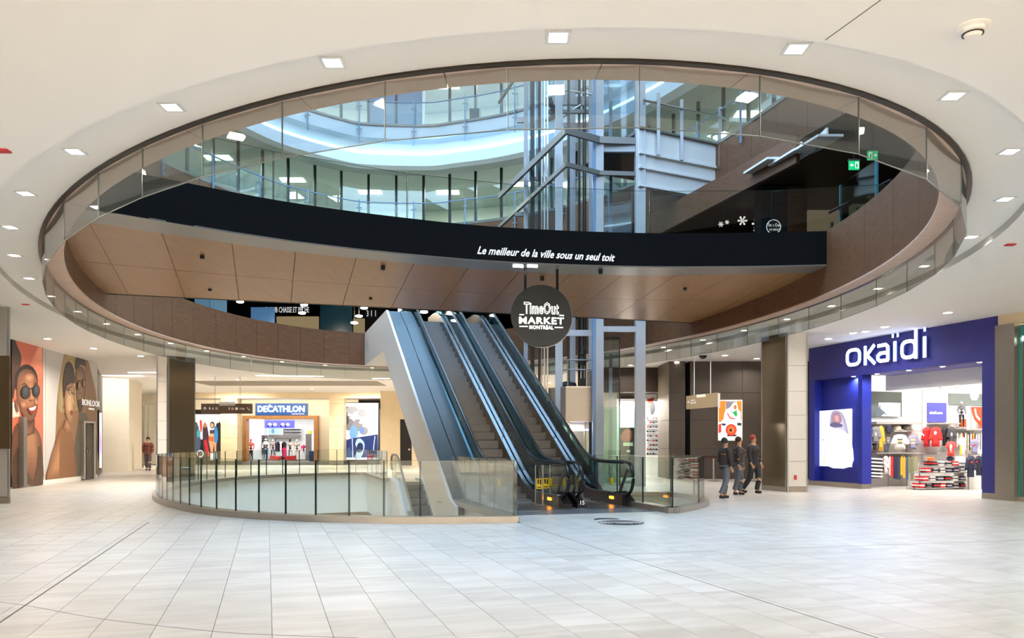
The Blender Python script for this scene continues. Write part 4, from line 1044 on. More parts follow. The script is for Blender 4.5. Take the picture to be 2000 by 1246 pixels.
dd = MB().box(PY(781, 49.2), PY(803, 49.2), 49.2, 49.3, 0, 2.9).build('door_1', M_DARK); dd['kind'] = 'structure'
MB().box(PY(797, 49), PY(801, 49), 49.1, 49.2, .95, 1.05).build('handle', M_STEEL, dd)
# entrance portal
po = empty('shop_portal', (PY(550, YD), YD, 0), 'warm oak portal frame around the sports shop entrance', 'portal')
MB().box(PY(477, YD), PY(484.5, YD), YD - .4, YD + .3, 0, ZY(818.6, YD)).build('jamb', mat('golden oak', (176, 122, 66), .45, noise=.15), po)
MB().box(PY(615.5, YD), PY(623, YD), YD - .4, YD + .3, 0, ZY(818.6, YD)).build('jamb', mat('golden oak', (176, 122, 66), .45), po)
MB().box(PY(477, YD), PY(623, YD), YD - .4, YD + .3, ZY(818.5, YD), ZY(812, YD)).build('lintel', mat('golden oak', (176, 122, 66), .45), po)
sg2 = empty('shop_sign', (PY(550.5, YD), YD, ZY(800, YD)), 'blue rectangular sports shop sign with glowing white letters', 'sign')
MB().box(PY(500, YD), PY(601, YD), YD - .15, YD, ZY(811.5, YD), ZY(788, YD)).build('panel', mat('sign blue', (20, 74, 140), .4, emit=.1), sg2)
text('lettering', 'DECATHLON', .64, (PY(550.5, YD), YD - .18, ZY(799.5, YD)), (1, 0, 0), (0, 0, 1), mat('bright letter glow', (255, 255, 255), .4, emit=3), sg2, .02, .012, fit=PY(596.5, YD) - PY(505.5, YD))
text('lettering', '´', .62, (PY(527.3, YD), YD - .18, ZY(796.5, YD)), (1, 0, 0), (0, 0, 1), mat('bright letter glow', (255, 255, 255), .4, emit=3), sg2, .02, .01)
text('lettering', 'CENTRE EATON', .13, (PY(583, YD), YD - .17, ZY(808.7, YD)), (1, 0, 0), (0, 0, 1), M_LET, sg2, .01)
# shop interior
YI = 67
si_ = MB().box(PY(470, 60), PY(640, 60), YI, YI + .2, 0, 4).box(PY(470, 60) - .1, PY(470, 60), 59.3, YI, 0, 4).box(PY(640, 60), PY(640, 60) + .1, 59.3, YI, 0, 4)
struct('wall_shop', si_, M_WHITE); struct('ceiling_shop', MB().box(PY(470, 60), PY(640, 60), 59.3, YI, 3.9, 4), M_WHITE)
for x_ in (380, 470, 560, 650): area('added_wall_fill', (PY(x_, 56), 56.5, ZO - .05), (math.radians(40), 0, 0), 3, .3, 65, (1, .93, .82))  # lights added in front of the cream shopfront to brighten it
area('shop_lamp', (PY(550, 62), 62.5, 3.85), (0, 0, 0), 5, 5, 300, (.96, .98, 1))
def simple(name, label, cat, m, px, py, Y, z0, z1, dep=.3, group=None):
    return tag(MB().box(PY(px, Y), PY(py, Y), Y, Y + dep, z0, z1).build(name, m), label, cat, group)
c7 = lambda x, y: (360 + x / 7.14, 760 + y / 7.14)
def rack(name, label, x0, x1, y0, y1, Y, n=8):
    r = empty(name, (PY(x0, Y), Y, 0), label, 'shelving'); X0, X1 = PY(x0, Y), PY(x1, Y); Z0, Z1 = max(0, ZY(y1, Y)), ZY(y0, Y)
    MB().box(X0, X1, Y + .3, Y + .34, Z0, Z1).build('back_panel', M_WHITE, r)
    for i in range(n): z = Z0 + (Z1 - Z0) * (i + .5) / n; MB().box(X0, X1, Y, Y + .3, z, z + .05).build('shelf', M_DARK, r)
    return r
rack('slat_shelving', 'white slatted shelving at the left inside the sports shop', 494, 522, 849, 888, 65)
bn = simple('banner', 'violet blue hanging banner inside the sports shop entrance', 'banner', mat('violet banner', (84, 84, 220), .5, emit=.3), 517, 575, 62, ZY(836, 62), ZY(821, 62), .04)
art('print', lambda u, v, d: (PY(u, 62), 62 - d, ZY(v, 62)), [((230, 230, 255), ell(x, 829, 4, 3, 8)) for x in (527, 537, 552, 562)] + [((40, 40, 120), ell(x, 832, 2, 2.5, 8)) for x in (524, 532, 549, 558)], M_PRINT, bn)
pp = simple('wall_picture', 'pale blue picture panel above the shelves in the sports shop', 'picture', M_WHITE, 494, 553, 66.5, ZY(849, 66.5), ZY(832, 66.5), .05)
art('print', lambda u, v, d: (PY(u, 66.5), 66.5 - d, ZY(v, 66.5)), [((170, 214, 236), [(495, 833), (522, 833), (522, 848), (495, 848)]), ((220, 236, 244), spline([(496, 846), (504, 838), (512, 842), (520, 836), (520, 847)], 3)), ((180, 216, 230), [(525, 835), (551, 835), (551, 848), (525, 848)]), ((110, 160, 190), ell(533, 842, 3, 5, 8))], M_PRINT, pp)
rack('bike_rack_wall', 'dark framed white rack panel at the right inside the sports shop', 554, 586, 836, 853, 66.4, 3)
simple('counter_band', 'grey band under the picture panels in the sports shop', 'counter', M_GREYS, 526, 586, 66.3, ZY(854, 66.3), ZY(849.5, 66.3))
# mannequins and stands
def figure(name, px, yt, yb, Y, top, bot, head, label, cat='mannequin', wd=1.0, group=None):
    H_ = ZY(yt, Y) - max(0, ZY(yb, Y)); zb0 = max(0, ZY(yb, Y)); X = PY(px, Y)
    r = empty(name, (X, Y, zb0), label, cat, group)
    k = H_ / 1.75
    P = lambda a, b, c: (X + a * k * wd, Y + b * k, zb0 + c * k)
    MB().tube([P(-.09, 0, .86), P(-.11, -.02, .48), P(-.12, 0, .06)], [.085 * k, .06 * k, .04 * k], 8).tube([P(.09, 0, .86), P(.12, -.03, .48), P(.13, .02, .06)], [.085 * k, .06 * k, .04 * k], 8).build('trousers', bot, r, smooth=True)
    MB().tube([P(0, 0, .82), P(0, 0, 1.0), P(0, -.01, 1.25), P(0, 0, 1.42), P(0, 0, 1.48)], [.15 * k, .14 * k, .19 * k, .17 * k, .07 * k], 10, rz=.12 * k).tube([P(-.19, 0, 1.4), P(-.25, .02, 1.15), P(-.22, -.1, .92)], [.055 * k, .045 * k, .035 * k], 7).tube([P(.19, 0, 1.4), P(.25, .02, 1.15), P(.22, -.1, .92)], [.055 * k, .045 * k, .035 * k], 7).build('top', top, r, smooth=True)
    MB().tube([P(0, 0, 1.46), P(0, -.01, 1.53), P(0, -.01, 1.6), P(0, 0, 1.68), P(0, 0, 1.74)], [.05 * k, .06 * k, .085 * k, .08 * k, .03 * k], 9).build('head', head, r, smooth=True)
    MB().box(X - .25 * k, X + .25 * k, Y - .2 * k, Y + .2 * k, zb0 - .001, zb0 + .03 * k).build('base', M_GREYS, r)
    return r
def cm(c, r=.7): return mat('cloth %d %d %d' % c, c, r)
W_ = cm((236, 234, 230)); NV = cm((36, 40, 66)); RD = cm((206, 36, 40)); BK = cm((34, 34, 38)); YL = cm((216, 168, 44)); OL = cm((128, 128, 92)); GY = cm((120, 120, 124)); LV = cm((140, 138, 168)); OR = cm((236, 96, 36)); JN = cm((64, 86, 130)); CR = cm((228, 220, 200)); PK = cm((216, 40, 110))
figure('mannequin', 490, 857, 902, 60.5, cm((240, 110, 90)), BK, RD, 'mannequin with coral top and black leggings at the entrance left')
figure('mannequin', 519, 856, 896, 63, W_, JN, W_, 'white mannequin in blue shorts left of the entrance centre')
figure('mannequin', 533, 858, 897, 63.4, cm((180, 150, 140)), NV, W_, 'mannequin in a pale brown vest left of the black rack')
figure('mannequin', 567, 857, 899, 62.8, CR, W_, BK, 'mannequin in a cream jacket right of the black rack')
figure('mannequin', 580, 858, 900, 62.4, cm((200, 190, 170)), CR, CR, 'all cream mannequin at the right of the sports shop stand')
figure('mannequin', 593, 864, 900, 64, PK, W_, W_, 'small mannequin with a pink top deep in the sports shop')
st = empty('stand_table', (PY(551, 62.5), 62.5, 0), 'black garment rack stand in the middle of the sports shop entrance', 'display stand')
MB().box(PY(536, 62.5), PY(568, 62.5), 62.5, 63, .1, .35).build('plinth', M_DARK, st); MB().tube([(PY(538, 62.7), 62.7, .3), (PY(538, 62.7), 62.7, 1.75), (PY(565, 62.7), 62.7, 1.75), (PY(565, 62.7), 62.7, .3)], .03, 6).build('rail', M_DARK, st)
for x, c, lb in ((541, NV, 'navy patterned jacket on the black rack'), (547, W_, 'white jacket on the black rack'), (553, BK, 'black jacket on the black rack'), (555.5, PK, 'pink dress in front of the black rack')):
    X = PY(x, 62.4); tag(MB().slab([(X - .16, .7), (X + .16, .7), (X + .17, 1.35), (X + .06, 1.5), (X - .06, 1.5), (X - .17, 1.35)], 62.35 if c is PK else 62.6, 62.45 if c is PK else 62.75, lambda a, z, o: (a, o, z - (.45 if c is PK else 0))).build('garment', c), lb, 'garment')
for x0, x1, lb in ((527, 545, 'red padded bench on the left in the sports shop entrance'), (557, 575, 'red padded bench on the right in the sports shop entrance')):
    X0, X1 = PY(x0, 61.5), PY(x1, 61.5)
    tag(MB().slab([(X0, .05), (X1, .05), (X1, .32 if x0 == 527 else .42), (X0, .42 if x0 == 527 else .32)], 61.5, 62.1, lambda a, z, o: (a, o, z)).build('bench', RD), lb, 'bench')
bnn = empty('blue_bin', (PY(609, 60.2), 60.2, 0), 'dark blue ribbed bin at the right jamb of the oak portal', 'bin')
MB().lathe([(.2, .0), (.24, .75), (.26, .78)], PY(609, 60.2), 60.2, 14).build('body', cm((24, 56, 110)), bnn)
simple('yellow_box', 'small yellow box on a pale cabinet in the sports shop', 'box', cm((240, 220, 60)), 601, 607, 64, 2.15, 2.4)
simple('cabinet', 'tall pale grey cabinet at the right in the sports shop', 'cabinet', M_GREYS, 597, 607, 63.8, 0, 2.14)
# window display print left of the shop
wd = simple('window_graphic', 'large printed window graphic of people in sportswear beside the bronze column', 'poster', M_DARK, 378, 431, 52, .02, ZY(802, 52), .1)
c7p = lambda pts: [c7(x, y) for x, y in pts]
art('print', lambda u, v, d: (PY(u, 52), 52 - d, ZY(v, 52)), [
    ((244, 244, 240), c7p([(148, 350), (508, 350), (508, 700), (148, 700)])), ((50, 70, 52), c7p([(148, 960), (350, 960), (350, 998), (148, 998)])),
    ((44, 44, 48), c7p(spline([(440, 500), (480, 470), (507, 490), (507, 980), (450, 980), (460, 750)], 2))),
    ((70, 80, 100), c7p(spline([(148, 700), (148, 480), (180, 470), (215, 600), (230, 760), (200, 900), (150, 880)], 2))), ((70, 150, 160), c7p(ell(200, 620, 26, 60, 8))),
    ((206, 70, 60), c7p(spline([(215, 440), (245, 440), (250, 560), (225, 600)], 2))),
    ((70, 50, 60), c7p(spline([(255, 560), (290, 460), (325, 540), (345, 700), (350, 880), (270, 880)], 2))), ((170, 110, 80), c7p(ell(292, 505, 22, 34, 10))),
    ((200, 40, 50), c7p([(275, 720), (310, 700), (355, 930), (310, 945)])),
    ((60, 130, 180), c7p(spline([(415, 540), (450, 520), (472, 640), (455, 755), (412, 760)], 2))),
    ((206, 150, 112), c7p([(345, 640), (410, 640), (420, 700), (400, 880), (370, 880), (340, 720)])), ((206, 150, 112), c7p([(412, 740), (450, 740), (445, 890), (425, 890)])),
    ((226, 96, 50), c7p([(342, 660), (415, 670), (410, 730), (345, 720)])), ((60, 44, 40), c7p(ell(392, 500, 34, 50, 10))), ((214, 160, 124), c7p(ell(390, 505, 22, 34, 10))),
    ((70, 62, 78), c7p([(355, 570), (425, 565), (420, 625), (355, 625)])), ((214, 160, 124), c7p([(360, 620), (415, 620), (412, 668), (345, 662)])),
    ((226, 230, 232), c7p(ell(225, 900, 48, 52, 12))), ((60, 60, 64), c7p(ell(225, 900, 34, 38, 12))), ((240, 240, 240), c7p([(365, 890), (405, 890), (405, 990), (365, 990)])), ((120, 170, 190), c7p([(418, 890), (455, 890), (455, 985), (418, 985)])),
], M_LITD, wd)
wp_ = simple('window_poster', 'large backlit winter poster right of the sports shop pillar', 'poster', M_DARK, 671, 741, 52, .02, ZY(786, 52), .1)
c2 = lambda pts: [(640 + x / 4.792, 760 + y / 4.792) for x, y in pts]
blob = [((c_, c_, c_ + 8), c2(ell(x, y, a, b, 10))) for x, y, a, b, c_ in ((180, 220, 40, 60, 96), (230, 200, 60, 40, 150), (200, 330, 50, 60, 110), (290, 260, 60, 60, 190), (320, 220, 40, 40, 150), (280, 340, 50, 60, 120), (360, 300, 50, 40, 206), (340, 390, 40, 40, 130), (170, 290, 30, 50, 70), (400, 290, 40, 20, 214), (250, 260, 20, 20, 236), (310, 310, 16, 16, 240), (200, 240, 14, 14, 230))]
art('print', lambda u, v, d: (PY(u, 52), 52 - d, ZY(v, 52)), [((246, 248, 250), c2([(150, 130), (472, 130), (472, 660), (150, 660)]))] + blob + [
    ((96, 140, 196), c2(spline([(208, 380), (235, 340), (275, 370), (280, 440), (215, 460)], 3))), ((90, 120, 180), c2(ell(320, 390, 22, 34, 10))),
    ((28, 48, 104), c2([(150, 480), (235, 458), (470, 422), (472, 640), (150, 640)])), ((60, 84, 130), c2([(150, 600), (200, 540), (240, 600), (240, 640), (150, 640)])),
    ((150, 176, 196), c2(spline([(260, 520), (275, 470), (310, 465), (345, 510), (335, 590), (300, 650), (250, 640), (280, 570)], 3))), ((24, 40, 78), c2(spline([(275, 530), (300, 500), (330, 520), (325, 580), (280, 590)], 3))),
    ((210, 222, 232), c2([(440, 440), (446, 440), (430, 580), (424, 580)])), ((210, 222, 232), c2([(228, 462), (234, 462), (240, 640), (234, 640)])),
], M_LITD, wp_)
for x, y in ((-17.5, 49.5), (-9, 49.5)): area('window_wash', (x, y, 4.2), (math.radians(25), 0, 0), 3, .3, 120, (1, .92, .78))
# ================================================================ DIRECTION SIGNS
ds = empty('direction_sign', (PY(444, 38), 38, 2.9), 'brown hanging direction sign with white pictograms left of the sports shop', 'sign')
vS = vplane((-20, 38), (0, 38.0))
pbox(vS, 394.7, 788.5, 493.5, 808, 0, .12).build('panel', mat('brown sign panel', (96, 78, 62), .5), ds)
pbox(vS, 430, 785, 461, 792.5, .12, .14).build('tab', M_CEIL, ds)
text('lettering', 'rue Ste-Catherine', .11, vS(445.5, 790.5, .15), (1, 0, 0), (0, 0, 1), M_DARK, ds, .002)
ic = MB()
def ibox(x, y, w_, h): pbox(vS, x - w_ / 2, y - h / 2, x + w_ / 2, y + h / 2, .12, .13, ic)
tri = lambda pts: [c7(x, y) for x, y in pts]
W = (255, 252, 246)
art('pictograms', lambda u, v, d: vS(u, v, .122 + d), [(W, tri(p)) for p in ([(300, 245), (325, 275), (318, 280), (304, 264), (304, 295), (297, 295), (297, 264), (282, 280), (276, 275)], [(358, 255), (378, 255), (378, 285), (358, 285)], [(400, 285), (412, 250), (426, 285)], [(632, 262), (640, 252), (648, 262), (646, 292), (634, 292)], [(784, 262), (796, 262), (792, 290), (788, 290)], [(808, 262), (822, 262), (818, 290), (812, 290)], [(834, 262), (846, 262), (850, 290), (832, 290)], [(880, 262), (890, 258), (922, 288), (925, 280), (929, 298), (912, 298), (917, 292)])] + [(W, tri(ell(465, 272, 20, 20, 12))), ((96, 78, 62), tri(ell(465, 272, 16, 16, 12))), (W, tri(ell(465, 270, 7, 8, 8))), (W, tri(ell(686, 274, 18, 18, 12))), ((96, 78, 62), tri(ell(686, 274, 14, 14, 12))), (W, tri(ell(686, 274, 6, 6, 8))), (W, tri(ell(743, 274, 20, 20, 12)))], M_PRINT, ds)
for x in (420, 469): MB().tube([(PY(x, 38), 38, 3.3), (PY(x, 38), 38, ZO)], .015, 6).build('rod', M_STEEL, ds)
P0, P1 = (PY(1341, 28.6), 28.6), (PY(1404, 26.4), 26.4); vR = vplane(P0, P1)
dr2 = empty('direction_sign', (PY(1372, 27.4), 27.4, 2.9), 'beige hanging direction sign on two rods before the dark brown wall', 'sign')
pbox(vR, 1341, 770, 1403, 797, 0, .02).build('panel', mat('beige sign panel', (168, 148, 120), .5), dr2)
q = vR(1403, 780, 0)
mb = MB(); nn = vR.n; dv = (Vector(P1) - Vector(P0)).normalized()
mb.prism([(q[0], q[1]), (q[0] + dv.x * .12, q[1] + dv.y * .12), (q[0] + dv.x * .12 + nn.x * .02, q[1] + dv.y * .12 + nn.y * .02), (q[0] + nn.x * .02, q[1] + nn.y * .02)][::-1], ZY(797, 26.4), ZY(768, 26.4)); mb.build('side_edge', M_WHITE, dr2)
art('pictograms', lambda u, v, d: vR(u, v, .022 + d), [(W, [(1361, 771), (1379, 769.5), (1379, 775), (1362, 776.5)])] + [(W, p) for p in ([(1343, 785), (1346, 782), (1346, 784), (1348, 784), (1348, 786), (1346, 786), (1346, 788)], [(1350, 781.5), (1359, 780.5), (1359, 782), (1350, 783)], [(1350, 785), (1352, 785), (1352, 789), (1350, 789)], [(1353, 784.5), (1354.6, 784.5), (1354.6, 789), (1353, 789)], [(1356, 784.3), (1357.5, 784.3), (1357.5, 788.7), (1356, 788.7)], [(1359, 784), (1360.6, 784), (1360.6, 788.4), (1359, 788.4)])], M_PRINT, dr2)
for x, Y in ((1356, 28.05), (1388, 26.95)): MB().tube([(PY(x, Y), Y, ZY(773, Y)), (PY(x, Y), Y, ZO)], .018, 6).build('rod', M_WHITE, dr2)
# ================================================================ RIGHT SIDE: navy shop (facade plane w = WF)
WF = 17.7
def zw(px, py, w_=WF):                     # height of a pixel on a plane w
    s = onw(px, w_); X, Y = SW(s, w_); return ZY(py, Y)
sB, sL, sR, sE = onw(1580, WF), onw(1683, WF), onw(1918, WF), onw(1948, WF)
zhd = 3.56
fc = empty('shop_facade', (*SW((sB + sE) / 2, WF), 0), 'navy blue shop facade with glowing white lettering on the right', 'shop facade')
r0, r1 = onw(1591, WF), onw(1676, WF)
MB().sbox(sE, sB, WF, WF + .35, zhd, ZO).build('header', M_BLUE, fc)
MB().sbox(sE, sR, WF, WF + .35, .15, zhd).build('right_pier', M_BLUE, fc)
MB().sbox(r0, sB, WF, WF + .35, .15, zhd).sbox(sL - .02, r1, WF, WF + .35, .15, zhd).sbox(r1, r0, WF + .28, WF + .35, .15, zhd).build('left_pier', M_BLUE2, fc)
MB().sbox(r1, r0, WF + .0, WF + .28, zw(1635, 738), zhd).build('recess_head', M_BLUE, fc)
MB().sbox(sL, sB, WF - .01, WF + .35, 0, .15).build('plinth', M_STEELB, fc); MB().sbox(sE, sR, WF - .01, WF + .35, 0, .15).build('plinth', M_STEELB, fc)
MB().sbox(sR, sL, WF + .3, WF + 1.6, zhd, zhd + .05).build('soffit', mat('violet grey soffit', (104, 102, 170), .5), fc)
MB().sbox(sR, sL + .3, WF + 1.2, WF + 1.35, 3.1, 3.6).build('inner_header', M_WHITE, fc)
def fw(w_): return lambda px, py, d: (*SW(onw(px, w_ - d), w_ - d), zw(px, py, w_ - d))
# lettering
up = (0, 0, 1); rgt = (-DX, -DY, 0)        # reading direction on the facade: towards the viewer
M_OK = mat('blue white letter glow', (206, 220, 255), .4, emit=3)
M_OKS = mat('letter return blue', (60, 80, 160), .4)
a, b = fw(WF - .14)(1657, 697, 0), fw(WF - .14)(1820, 681, 0)
c = tuple((a[i] + b[i]) / 2 for i in range(3))
dxy = math.dist(a[:2], b[:2])
ZK = 4.145; LH = .42                        # letter baseline/x-height built from rounded strokes
S_ = lambda u: SW(onw(1657, WF - .14) - u, WF - .14)
tot_w = dxy
def stroke(path, wd=.05, nm='letter'):
    """rounded flat strip letter stroke; path in (u, v) metres on the facade"""
    fp = lambda u, v, o: (*SW(onw(1657, WF) - u, WF - .14 + o), ZK + v)
    mb = MB()
    def strip_(mb, o0, o1, wd):
        for i in range(len(path) - 1):
            p, q = Vector(path[i]), Vector(path[i + 1]); d = (q - p).normalized(); n = Vector((-d.y, d.x)) * wd; p2, q2 = p - d * wd * .35, q + d * wd * .35
            cs = [p2 - n, q2 - n, q2 + n, p2 + n]
            mb.hull8([fp(v.x, v.y, o1) for v in cs] + [fp(v.x, v.y, o0) for v in cs])
    strip_(mb, 0, .02, wd); o = mb.build(nm, M_OK, fc)
    m2 = MB(); strip_(m2, .025, .1, wd * .85); m2.build('letter_return', M_OKS, o)
def rrect(u0, v0, u1, v1, r, skip=None):
    pts = []
    for cx, cy, a0 in ((u1 - r, v1 - r, 0), (u0 + r, v1 - r, 90), (u0 + r, v0 + r, 180), (u1 - r, v0 + r, 270)):
        for k in range(4): a_ = math.radians(a0 + 30 * k); pts.append((cx + r * math.cos(a_), cy + r * math.sin(a_)))
    return pts + [pts[0]]
k = tot_w / 2.95
U = lambda p: [(x * k, y * .92 - .30) for x, y in p]
stroke(U(rrect(.09, .05, .58, .55, .16)))
stroke(U([(.80, .0), (.80, .60)])); stroke(U([(1.13, .60), (.86, .30), (1.15, 0)]))
stroke(U([(1.28, .55), (1.55, .56), (1.63, .48), (1.63, .05), (1.36, .05), (1.27, .12), (1.27, .22), (1.36, .30), (1.63, .30)]))
stroke(U([(1.88, .0), (1.88, .60)])); stroke(U([(1.80, .80), (1.81, .80)]), .055); stroke(U([(1.97, .80), (1.98, .80)]), .055)
stroke(U(rrect(2.12, .05, 2.56, .55, .16))); stroke(U([(2.58, .0), (2.58, .9)]))
stroke(U([(2.86, .0), (2.86, .60)])); stroke(U([(2.86, .84), (2.87, .84)]), .06)
# lit poster in the recess
f28 = fw(WF + .28)
ob = MB(); sa, sb_ = onw(1597, WF + .28), onw(1665, WF + .28); zt_, zb2 = zw(1630, 801, WF + .28), zw(1630, 911, WF + .28)
lp2 = ob.sbox(sb_, sa, WF + .20, WF + .28, zb2, zt_).build('light_box', M_WHITE); tag(lp2, 'bright backlit poster of a child in white in the cobalt recess', 'light box')
cc = lambda pts: [(1560 + x / 3.116, 600 + y / 3.116) for x, y in pts]
art('print', lambda u, v, d: fw(WF + .2)(u, v, d), [((240, 248, 255), [(1597, 803), (1664, 798), (1664, 912), (1597, 910)]),
    soft((150, 144, 176), (214, 210, 226), cc(spline([(190, 720), (200, 640), (240, 630), (275, 660), (298, 740), (300, 775), (262, 760), (205, 730)], 3)), 5), soft((150, 112, 128), (206, 168, 168), cc(spline([(205, 700), (210, 650), (245, 645), (262, 690), (240, 712)], 3)), 5), ((90, 76, 100), cc(ell(222, 680, 4, 3, 8))), ((90, 76, 100), cc(ell(245, 678, 4, 3, 8))), ((96, 90, 130), cc(spline([(188, 715), (215, 700), (262, 712), (262, 728), (205, 728)], 3))),
    soft((206, 214, 236), (244, 248, 252), cc(spline([(160, 960), (170, 800), (210, 740), (275, 750), (322, 820), (322, 968)], 3)), 6), ((120, 130, 190), cc([(135, 808), (150, 803), (162, 812), (150, 810)])), ((210, 232, 190), cc(spline([(145, 960), (150, 915), (165, 900), (160, 950)], 3)))], M_LIT, lp2)
# small soffit downlights in the facade
for i, (x, y) in enumerate(((1667, 716), (1713, 728), (1775, 721), (1841, 713), (1914, 704))):
    s_ = onw(x, WF + .15); X, Y = SW(s_, WF + .15); downlight_at(X, Y, zhd - .002 if x > 1700 else zhd, ORD[i] + ' small round downlight from the left under the navy shop head', 'downlights in the navy shop head', 12, True, .12, (1, .97, .95))
# room behind
SI = 20.95
wlk = MB(); wlk.sbox(SI + .1, SI + .3, WF + .35, WF + 12, 0, 4).sbox(9, SI + .3, WF + 9, WF + 9.2, 0, 4).sbox(10, 10.2, WF + .35, WF + 9, 0, 4)
struct('wall_shop_2', wlk, mat('bright shop wall', (244, 242, 240), .6)); struct('ceiling_shop_2', MB().sbox(10, SI + .3, WF + .35, WF + 9, 3.95, 4.05), M_WHITE)
for s_, w_, p_ in ((19, 19.6, 85), (17.6, 21, 90), (18.5, 23.5, 100), (15, 20, 40)):
    area('shop_track_lamp', (*SW(s_, w_), 3.9), (0, 0, 0), 1.2, 1.2, p_, (1, .95, .9))
def fs(s_): return lambda px, py, d: (*SW(s_ - d, ons(px, s_ - d)), ZY(py, SW(s_ - d, ons(px, s_ - d))[1]))
c6s = lambda x, y: (1660 + x / 4.793, 720 + y / 4.793)
def sb(s_, x0, y0, x1, y1, d0, d1, mb=None):   # box on plane s (crop coordinates)
    (ax, ay), (bx, by) = c6s(x0, y0), c6s(x1, y1); mx_ = (ax + bx) / 2; my = (ay + by) / 2
    w0, w1 = ons(ax, s_), ons(bx, s_); Ym = SW(s_, (w0 + w1) / 2)[1]
    return (mb or MB()).sbox(s_ - d1, s_ - d0, w0, w1, max(.0, ZY(by, Ym)), ZY(ay, Ym))
def thing1(name, label, cat, m, *a, group=None, **k): return tag(sb(*a, **k).build(name, m), label, cat, group)
SHELF = mat('shelf steel', (200, 196, 192), .35, metal=.5)
wu = empty('wall_unit', (*SW(SI, ons(1735, SI)), 0), 'left wall unit of the navy shop with rails and a cap shelf', 'shelving')
sb(SI, 110, 500, 640, 1105, -.05, -.0).build('back_panel', mat('white panel', (238, 236, 234), .5), wu)
for a_ in ((165, 500, 580, 522), (330, 578, 580, 592), (165, 785, 600, 795)): sb(SI, *a_, 0, .4).build('shelf', SHELF, wu)
sb(SI, 130, 1095, 640, 1106, 0, .35).build('base', SHELF, wu)
for x in (168, 355, 530): sb(SI, x, 520, x + 3, 1095, 0, .02).build('upright', SHELF, wu)
wu2 = empty('wall_unit', (*SW(SI, ons(1870, SI)), 0), 'right wall unit of the navy shop with the high mannequin shelf', 'shelving')
sb(SI, 690, 200, 1300, 900, -.05, 0).build('back_panel', mat('white panel', (238, 236, 234), .5), wu2)
for a_ in ((715, 510, 930, 522), (985, 562, 1260, 580), (715, 785, 900, 800)): sb(SI, *a_, 0, .45).build('shelf', SHELF, wu2)
thing1('dark_window', 'dark interior window high at the left in the navy shop', 'window', mat('dim grey green pane', (84, 88, 82), .2), SI, 105, 215, 480, 450, 0, .03)
thing1('dark_window', 'grey green panel high at the right in the navy shop', 'window', mat('grey green pane', (140, 150, 144), .3), SI, 920, 235, 1245, 345, .01, .03)
scn = thing1('video_screen', 'bright screen with a dark jumping silhouette hanging in the navy shop', 'screen', mat('screen glow', (240, 248, 255), .4, emit=1.6), SI, 163, 328, 355, 450, .5, .54)
art('print', lambda u, v, d: fs(SI - .54)(*c6s(u, v), d), [((92, 104, 112), spline([(165, 395), (215, 418), (245, 385), (270, 372), (275, 340), (285, 340), (290, 375), (318, 395), (350, 440), (320, 425), (290, 446), (240, 446), (235, 415), (205, 428)], 2))], M_PRINT, scn)
bs_ = thing1('shop_sign', 'square violet blue sign above the red sweaters', 'sign', mat('violet sign', (92, 92, 180), .5, emit=.15), SI, 718, 320, 890, 500, .02, .06)
t0 = fs(SI - .06)(*c6s(805, 413), .01)
text('lettering', 'okaidi.com', .13, t0, (DY, -DX, 0), (0, 0, 1), M_LET, bs_, .003, .003)
gr = thing1('wall_graphic', 'orange red wall graphic with a white stroke at the right of the navy shop', 'wall graphic', W_, SI, 1130, 355, 1260, 562, .02, .04)
art('print', lambda u, v, d: fs(SI - .04)(*c6s(u, v), d), [((232, 92, 56), [(1135, 358), (1258, 358), (1258, 540), (1200, 520), (1160, 470), (1140, 410)]), ((248, 240, 232), spline([(1165, 380), (1180, 378), (1190, 430), (1225, 475), (1220, 490), (1180, 450)], 3))], M_PRINT, gr)
spf = empty('spot_lamp', (*SW(SI - 1, ons(1905, SI - 1)), 3.7), 'bright white spot lamp at the right in the navy shop', 'spot lamp')
q = fs(SI - 1)(*c6s(1165, 265), 0); MB().lathe([(.06, q[2] - .1), (.12, q[2] + .02), (.1, q[2] + .14)], q[0], q[1], 12).build('body', M_LAMPW, spf); MB().tube([(q[0], q[1], q[2] + .12), (q[0], q[1], 3.95)], .015, 5).build('stem', M_WHITE, spf)
for i, x in enumerate((750, 865, 1020)):
    q = fs(SI - 2)(*c6s(x, 158), 0); tag(MB().tube([(q[0], q[1], q[2] + .06), (q[0] - .12, q[1] - .1, q[2] - .06)], .06, 8).tube([(q[0], q[1], q[2]), (q[0], q[1], 3.95)], .012, 5).build('track_spot', M_WHITE), ('left', 'middle', 'right')[i] + ' of three small white track spots on the navy shop ceiling', 'spot lamp')
